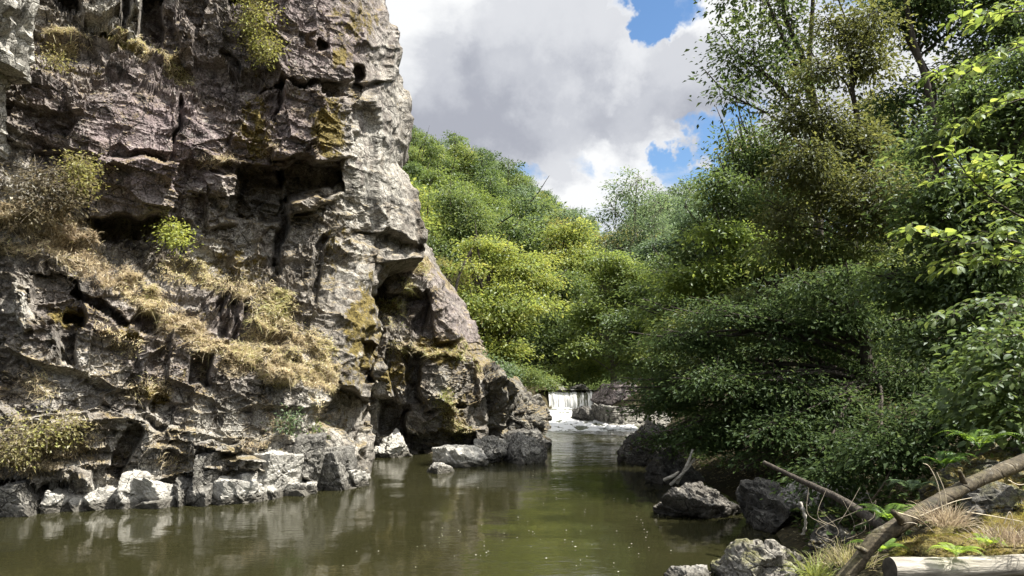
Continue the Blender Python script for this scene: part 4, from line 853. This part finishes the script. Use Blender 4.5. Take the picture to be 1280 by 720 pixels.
# ================================================================ foreground on the right bank
Rf = np.random.default_rng(77)
log_bark = rock_mat('weathered_log', (.035, .028, .018), (.105, .086, .056), (.26, .225, .155), straw=False, moss_up=.35, lich_amt=.5, bump=.03)
log_grey = simple_mat('bleached_log', [(.3, (.10, .09, .075)), (.45, (.28, .26, .22)), (.7, (.50, .47, .41))], 9, .85, 1.0, (.22, 2.6, 2.6), .02)
log_end = simple_mat('cut_log_end', [(.3, (.03, .026, .02)), (.7, (.11, .095, .075))], 16, .95, .5)
def log(name, label, pts, radii, mat, seed, n=70, rough=.22, ends=True):
    P = spline(pts, n); r = np.interp(np.linspace(0, 1, n), np.linspace(0, 1, len(radii)), radii)
    mb = MB(); tube(mb, P, r, 28, rough, seed)
    o = mb.build(name, mat, loc=P[0])
    if ends:
        T, N, B = frames(P)
        for i, sg in ((0, -1), (-1, 1)):
            a = np.arange(20) / 20 * 2 * math.pi; ring = P[i] + (np.cos(a)[:, None] * N[i] + np.sin(a)[:, None] * B[i]) * r[i] * 1.02
            v = np.concatenate([ring, ring * .5 + P[i] * .5 + sg * T[i] * .012, [P[i] + sg * T[i] * .004]]); b = MB()
            q = [(j, (j + 1) % 20, 20 + (j + 1) % 20, 20 + j) for j in range(20)]; t = [(20 + j, 20 + (j + 1) % 20, 40) for j in range(20)]
            b.add(v, q, t); b.build('cut_end', log_end, o, P[0])
    return tag(o, label, 'log')
log('leaning_log', 'long bent mossy trunk leaning up to the right across the bank', [W(1040, 742, 4.55), W(1070, 705, 4.6), W(1097, 672, 4.65), W(1125, 656, 4.7), W(1180, 622, 4.85), W(1235, 595, 5.0), W(1290, 574, 5.15), W(1350, 556, 5.3)],
    [.047, .044, .047, .052, .043, .045, .049, .047], log_bark, 701)
trunk_ = [o for o in sc.objects if o.name == 'leaning_log'][0]
for p, q, r in (((1128, 652, 4.66), (1116, 640, 4.5), .018), ((1205, 604, 4.9), (1199, 588, 4.86), .014), ((1082, 690, 4.6), (1070, 684, 4.5), .013)):
    mb = MB(); tube(mb, spline([W(*p), (W(*p) + W(*q)) / 2 + [0, 0, .005], W(*q)], 10), np.linspace(r * 1.5, r * .8, 10), 10, .25, 9, True); mb.build('branch_stub', log_bark, trunk_, np.array(trunk_.location))
log('lying_log', 'bleached grey log lying level along the bottom right corner', [W(1112, 712, 4.35), W(1180, 711, 4.4), W(1260, 708, 4.45), W(1345, 706, 4.5)], [.068, .066, .064, .066], log_grey, 702, rough=.12)
log('fallen_branch', 'thin grey branch sloping down through the dark hollow', [W(955, 578, 8.6), W(1000, 600, 8.2), W(1050, 624, 7.6), W(1105, 660, 6.9)], [.022, .028, .038, .045], bark, 703, rough=.15)
log('fallen_branch', 'short broken branch lying behind the leaning trunk', [W(1065, 632, 7.4), W(1095, 650, 7.1), W(1122, 668, 6.8)], [.03, .035, .035], bark, 704, rough=.15)
log('bare_twig', 'thin bare twig standing up in the dark hollow', [W(1086, 630, 7.6), W(1104, 606, 7.5), W(1119, 576, 7.4)], [.010, .008, .004], log_bark, 705, n=24, rough=.1, ends=False)
for k, (a, b, lab) in enumerate([((838, 606), (868, 574), 'bleached stick propped against the shaded bank'), ((846, 604), (866, 562), 'second bleached stick crossing the first on the bank'), ((830, 600), (848, 590), 'short pale stick at the waterline of the right bank')]):
    log('driftwood_stick', lab, [W(*a, 12.6), W((a[0] + b[0]) / 2 + 2, (a[1] + b[1]) / 2, 12.5), W(*b, 12.6)], [.028, .026, .018], log_grey, 710 + k, n=24, rough=.2)

# mossy ground pieces
moss_m = rock_mat('moss_cushion', (.10, .075, .03), (.20, .165, .06), (.33, .27, .11), straw=True, moss_up=.55, lich_amt=.15, rough=.95)
def mound(name, label, cat, px0, px1, py0, py1, d, depth, seed, mat, **k): return pboulder(name, label, px0, px1, py0, py1, d, depth, mat, seed, cat, planes=22, soft=.16, **k)
MO = mound('moss_mound', 'sunlit mound of yellow moss between the leaning trunk and the lying log', 'moss mound', 1104, 1400, 628, 712, 4.75, .34, 801, moss_m, under=.4, sub=6, moss=.35)
mound('mossy_stone', 'moss capped stone on top of the sunlit mound', 'rock', 1206, 1300, 604, 652, 5.15, .28, 802, rock_moss, under=.2, sub=5, moss=.4)
mound('mossy_bank', 'dark mossy bank rising behind the leaning trunk at the right edge', 'bank', 1150, 1420, 545, 660, 5.9, .7, 803, rock_moss, under=.5, sub=6, moss=.55)
lf_fern = leaf_mat('fern_green', [(0, (.06, .13, .015)), (.5, (.14, .23, .025)), (1, (.28, .34, .04))], .5, gloss=.03)
def fern(label, px, py, d, nfr, L, seed, up=.7, tint=.5, m=lf_fern, yaw=None):
    R = np.random.default_rng(seed); base = W(px, py, d); st = MB(); lv = MB()
    for f in range(nfr):
        a = (f / nfr * 2 * math.pi + R.normal(0, .25)) if yaw is None else yaw + R.normal(0, .5); l = L * (.75 + .5 * R.random())
        h = np.array([math.cos(a), math.sin(a), 0]); P = np.array([base + h * l * u + np.array([0, 0, l * (up * u - (up + .15) * .75 * u * u)]) for u in np.linspace(0, 1, 22)])
        tube(st, P, np.linspace(.003, .0008, 22), 4, tint=tint)
        T = nrm(np.gradient(P, axis=0)); s = nrm(np.cross(T, [0, 0, 1.])); n = np.cross(s, T)
        for i in range(3, 22):
            u = i / 21; w = l * .34 * math.sin(math.pi * min(1, u * .86 + .14)) ** .8 * (1.02 - u * .75) + .006
            for sg in (1, -1):
                add_leaves(lv, P[i][None], (s[i] * sg + T[i] * .35 + n[i] * -.12)[None], (n[i] + R.normal(0, .12, 3))[None], w, .24, np.clip(tint + R.normal(0, .1), 0, 1), .05)
    o = thing('fern', base, label, 'fern'); st.build('stem', m, o, base); lv.build('frond', m, o, base); return o
fern('yellow green sunlit fern on the moss just above the lying log', 1195, 694, 4.35, 6, .17, 821, 1.05, .85)
fern('small sunlit fern beside the dry grass tuft on the mound', 1235, 682, 4.5, 5, .14, 822, 1.1, .75)
fern('green fern growing in the gap under the leaning trunk', 1112, 652, 5.3, 7, .26, 823, 1.2, .35)
fern('pale fern frond catching light behind the leaning trunk', 1140, 615, 5.9, 6, .24, 824, 1.3, .4, lf_grey)
fern('fern drooping by the lower end of the leaning trunk', 1100, 690, 5.0, 6, .22, 825, 1.1, .3)
fern('shaded fern on the dark mossy bank above the trunk', 1180, 585, 6.0, 6, .26, 826, 1.3, .25)
fern('fern at the top right of the mossy bank', 1225, 560, 6.0, 7, .28, 827, 1.3, .3)
# grasses and dry stems
def tuft(name, label, px, py, d, n, L, rad, seed, tint, m=straw, wd=.0022, kind='thing', spread=.55):
    R = np.random.default_rng(seed); b = W(px, py, d); p0 = b + R.normal(0, 1, (n, 3)) * [rad, rad, rad * .15]
    D = (p0 - b) / max(rad, 1e-3) * spread * .6 + np.array([0, 0, 1.]) + R.normal(0, .28, (n, 3)); mb = MB()
    blade_mb(mb, p0, D, L * np.clip(R.normal(1, .3, n), .4, 1.7), np.full(n, wd), np.clip(tint + R.normal(0, .14, n), 0, 1), R, 5, .45)
    o = mb.build(name, m, loc=b)
    return tag(o, label, 'grass tuft')
tuft('grass_tuft', 'bleached dry grass tuft crowning the sunlit moss mound', 1182, 655, 4.62, 420, .17, .055, 831, .5)
tuft('grass_tuft', 'green grass clump beside the mossy boulder at the bottom edge', 1020, 722, 6.4, 120, .30, .05, 832, .95, wd=.004)
tuft('grass_tuft', 'dry grass hanging at the right end of the moss mound', 1262, 676, 4.5, 320, .15, .08, 833, .4)
tuft('grass_tuft', 'wispy grass on the shaded ground left of the leaning trunk', 1062, 704, 5.6, 260, .22, .08, 834, .8)
# short moss fibres standing on the mound
me = MO.data; co = np.empty(len(me.vertices) * 3, np.float32); me.vertices.foreach_get('co', co); co = co.reshape(-1, 3).astype(float) + np.array(MO.location)
no = np.empty(len(me.vertices) * 3, np.float32); me.vertices.foreach_get('normal', no); no = no.reshape(-1, 3).astype(float)
w = np.clip(no[:, 2] + .35, 0, 1) * (co[:, 1] < 5.6) * np.clip(.8 + fbm(co * 6, 3, 4) * 1.5, .05, 1); idx = Rf.choice(len(w), 22000, p=w / w.sum())
mb = MB(); p0 = co[idx] + Rf.normal(0, .008, (len(idx), 3))
blade_mb(mb, p0, no[idx] * .6 + [0, 0, .3] + Rf.normal(0, .5, (len(idx), 3)), .024 * np.clip(Rf.normal(1, .4, len(idx)), .3, 2.2), np.full(len(idx), .0014), np.clip(.55 + fbm(p0 * 5, 3, 6) * .55 + Rf.normal(0, .1, len(idx)), 0, 1), Rf, 2, .3)
tag(mb.build('moss', leaf_mat('moss_fibre', [(0, (.10, .065, .03)), (.35, (.22, .17, .06)), (.65, (.30, .28, .06)), (1, (.32, .36, .05))], .3, gloss=.01)), 'short yellow and brown moss covering the sunlit mound', kind='stuff')
stem_m = simple_mat('dry_stem', [(.3, (.38, .32, .22)), (.7, (.62, .55, .42))], 20, .8, .1)
ST = 'dry stems around the leaning trunk'
for k, (pts, lab) in enumerate([([(1178, 640), (1172, 605), (1162, 584), (1154, 579)], 'tall dry stalk arching over the leaning trunk'), ([(1184, 640), (1180, 612), (1171, 590)], 'shorter dry stalk beside the tall arching one'), ([(1150, 645), (1190, 628), (1215, 622)], 'dry stem lying across the middle of the leaning trunk'),
        ([(1208, 640), (1240, 645), (1278, 652)], 'dry stem lying on the mound below the moss capped stone'), ([(1255, 655), (1262, 640), (1268, 656)], 'bent dry stem with a kink on the mound'), ([(1260, 600), (1275, 606), (1300, 600)], 'pale stem by the top of the moss capped stone'), ([(1120, 640), (1150, 650), (1170, 668)], 'dry stem hanging from the leaning trunk')]):
    P = spline([W(x, y, 4.62) for x, y in pts], 24); mb = MB(); tube(mb, P, np.linspace(.0035, .0018, 24), 5)
    tag(mb.build('dry_stem', stem_m, loc=P[0]), lab, 'stem', ST)
# pale peeled bark hanging over the dark water
mb = MB(); P = spline([W(1000, 627, 8.2), W(1005, 640, 8.15), W(1007, 655, 8.15), W(1004, 668, 8.2)], 20); wv = np.interp(np.linspace(0, 1, 20), [0, .3, .6, 1], [.018, .024, .014, .02])
wv = wv * (1 + .3 * np.sin(np.arange(20) * 1.7)); a = P + np.array([1, .2, 0]) * wv[:, None]; b = P - np.array([1, -.1, 0]) * wv[:, None]; V = np.stack([a, P + [0, -.02, 0], b, P + [0, .012, 0]], 1).reshape(-1, 3)
i = np.arange(19)[:, None] * 4; q = np.concatenate([np.concatenate([i + j, i + (j + 1) % 4, i + 4 + (j + 1) % 4, i + 4 + j], 1) for j in range(4)]); mb.add(V, q)
tag(mb.build('bark_strip', simple_mat('peeled_bark', [(.3, (.25, .23, .2)), (.7, (.5, .48, .43))], 25, .6, .6), loc=P[0]), 'pale strip of peeled bark hanging over the dark shaded water', 'bark')
# bare twigs under the shaded trees
mb = MB()
for k in range(16):
    x = 1010 + Rf.random() * 110; y = 650 + Rf.random() * 40; d = 6.3 + Rf.random() * 1.2
    P = spline([W(x, y, d), W(x + Rf.normal(0, 14), y - 14, d), W(x + Rf.normal(0, 24), y - 30 - 20 * Rf.random(), d + .1)], 10); tube(mb, P, np.linspace(.004, .0015, 10), 4)
tag(mb.build('dead_twigs', twigbark), 'tangle of thin dead twigs in the hollow by the trunk', kind='stuff')

# ================================================================ sky, sun, camera
SUN_AZ, SUN_EL = 98.0, 59.0
w = bpy.data.worlds.new('World'); sc.world = w; w.use_nodes = True; t = w.node_tree; t.nodes.clear()
class WN(NT):
    def __init__(s, tree): s.t = tree
N = WN(t); dirv = N.coord('Generated')
sky = N.n('ShaderNodeTexSky', sky_type='NISHITA', sun_disc=False, sun_elevation=math.radians(SUN_EL), sun_rotation=math.radians(SUN_AZ), air_density=1.0, dust_density=.6, ozone_density=2.0)
sp = N.n('ShaderNodeSeparateXYZ', {0: dirv}); zz = N.math('MAXIMUM', sp.outputs[2], .0)
den = N.math('ADD', zz, .22)
uv = N.n('ShaderNodeCombineXYZ', {0: N.math('DIVIDE', sp.outputs[0], den), 1: N.math('DIVIDE', sp.outputs[1], den), 2: N.math('MULTIPLY', zz, .6)}).outputs[0]
uv = N.n('ShaderNodeVectorMath', {0: uv, 1: (.37, .0, 0)}, operation='ADD').outputs[0]
wcol = N.n('ShaderNodeTexNoise', {'Vector': dirv, 'Scale': 7.0, 'Detail': 6.0, 'Roughness': .62}).outputs['Color']
wdir = N.n('ShaderNodeVectorMath', {0: dirv, 1: N.n('ShaderNodeVectorMath', {0: N.n('ShaderNodeVectorMath', {0: wcol, 1: (.5, .5, .5)}, operation='SUBTRACT').outputs[0], 'Scale': .30}, operation='SCALE').outputs[0]}, operation='ADD').outputs[0]
big = N.noise(1.9, 9, uv, .56, .25); fine = N.noise(6.5, 8, uv, .6, .3)
dens = N.math('ADD', N.math('MULTIPLY', big, .8), N.math('MULTIPLY', fine, .28))
def gap(px, py, rad, amt):
    """opening between the clouds, centred on a compass direction of the sky"""
    global dens
    v = W(px, py, 1.0) - np.array([0, 0, CZ]); v = v / np.linalg.norm(v)
    dt = N.n('ShaderNodeVectorMath', {0: N.n('ShaderNodeVectorMath', {0: wdir}, operation='NORMALIZE').outputs[0], 1: tuple(v)}, operation='DOT_PRODUCT').outputs['Value']
    a = math.radians(rad)
    dens = N.math('SUBTRACT', dens, N.math('MULTIPLY', N.step(dt, math.cos(a * 1.35), math.cos(a * .25)), amt))
for g in ((800, 0, 2.2, .26), (755, -25, 2.6, .24), (905, 172, 1.9, .23), (872, 240, 1.5, .20), (632, 217, 1.5, .20), (715, 207, 1.5, .18), (862, 160, 1.2, .10), (838, -30, 2.4, .24), (620, 90, 9, -.16), (790, 90, 6, -.14), (600, -60, 10, -.12), (690, 245, 3, -.12)): gap(*g)
cover = N.step(dens, .40, .60)
thick = N.math('ADD', N.math('MULTIPLY', N.step(dens, .50, .82), .30), N.math('MULTIPLY', N.step(N.noise(2.6, 9, N.scaled(uv, 1, 1.1, 1), .58, .25), .34, .66), .55), True)
def lump(px, py, rad, amt):
    """a heavier (grey) or thinner (white) stretch of the cloud deck in one direction of the sky"""
    global thick
    v = W(px, py, 1.0) - np.array([0, 0, CZ]); v = v / np.linalg.norm(v)
    dt = N.n('ShaderNodeVectorMath', {0: N.n('ShaderNodeVectorMath', {0: wdir}, operation='NORMALIZE').outputs[0], 1: tuple(v)}, operation='DOT_PRODUCT').outputs['Value']
    a = math.radians(rad); thick = N.math('ADD', thick, N.math('MULTIPLY', N.step(dt, math.cos(a * 1.5), 1.0), amt), True)
for g in ((600, 125, 7, .45), (740, 130, 7, .55), (840, 110, 3.5, .35), (560, 190, 5, .35), (690, 10, 5.5, -.6), (530, 30, 4.5, -.45), (850, 40, 4, -.5), (690, 235, 4.5, -.6), (800, 200, 3.5, -.45)): lump(*g)
ccol = N.ramp(thick, [(0, (3.1, 3.13, 3.15)), (.3, (2.55, 2.6, 2.7)), (.65, (1.85, 1.91, 2.08)), (1, (1.38, 1.44, 1.64))])
sdot = N.n('ShaderNodeVectorMath', {0: dirv, 1: tuple(math.cos(math.radians(SUN_EL)) * v for v in (math.sin(math.radians(SUN_AZ)), math.cos(math.radians(SUN_AZ)), math.tan(math.radians(SUN_EL))))}, operation='DOT_PRODUCT').outputs['Value']
ccol = N.mix(1.0, ccol, N.ramp(N.step(sdot, .45, .98), [(0, (1, 1, 1)), (1, (4.5, 4.4, 4.2))]), 'MULTIPLY')     # clouds brightened towards the sun, mostly out of view, to add soft fill
low = N.step(sp.outputs[2], .0, .10)
skyb = N.n('ShaderNodeHueSaturation', {'Saturation': 1.15, 'Value': .55, 'Color': sky.outputs[0]}).outputs[0]
mixc = N.n('ShaderNodeMix', data_type='RGBA'); N.put(mixc.inputs[0], cover); N.put(mixc.inputs[6], skyb); N.put(mixc.inputs[7], ccol)
bg = N.n('ShaderNodeBackground', {'Color': mixc.outputs[2], 'Strength': .12}); N.t.links.new(bg.outputs[0], N.n('ShaderNodeOutputWorld').inputs[0])
a, e = math.radians(SUN_AZ), math.radians(SUN_EL); sd = Vector((math.cos(e) * math.sin(a), math.cos(e) * math.cos(a), math.sin(e)))
L = bpy.data.lights.new('sun', 'SUN'); L.energy = 5.0; L.angle = math.radians(.55); L.color = (1, .95, .86)
lo = bpy.data.objects.new('sun', L); COL.objects.link(lo); lo.rotation_euler = sd.to_track_quat('Z', 'Y').to_euler(); lo.location = (20, 5, 30)
cam = bpy.data.cameras.new('camera'); co_ = bpy.data.objects.new('camera', cam); COL.objects.link(co_); sc.camera = co_
co_.location = (0, 0, CZ); co_.rotation_euler = (math.radians(90), 0, 0)
cam.sensor_width = 36; cam.lens = F / 1280 * 36; cam.shift_y = (HZ - 360) / 1280; cam.clip_start = .05; cam.clip_end = 3000
sc.view_settings.view_transform = 'Standard'; sc.view_settings.look = 'None'; sc.view_settings.gamma = 1; sc.view_settings.exposure = 1.42; sc.view_settings.use_curve_mapping = False
sc.render.engine = 'CYCLES'; cy = sc.cycles; cy.max_bounces = 8; cy.diffuse_bounces = 5; cy.glossy_bounces = 3; cy.transmission_bounces = 4; cy.caustics_reflective = False; cy.caustics_refractive = False
cy.use_denoising = True; cy.sample_clamp_indirect = 6; cy.use_adaptive_sampling = True; cy.adaptive_threshold = .02
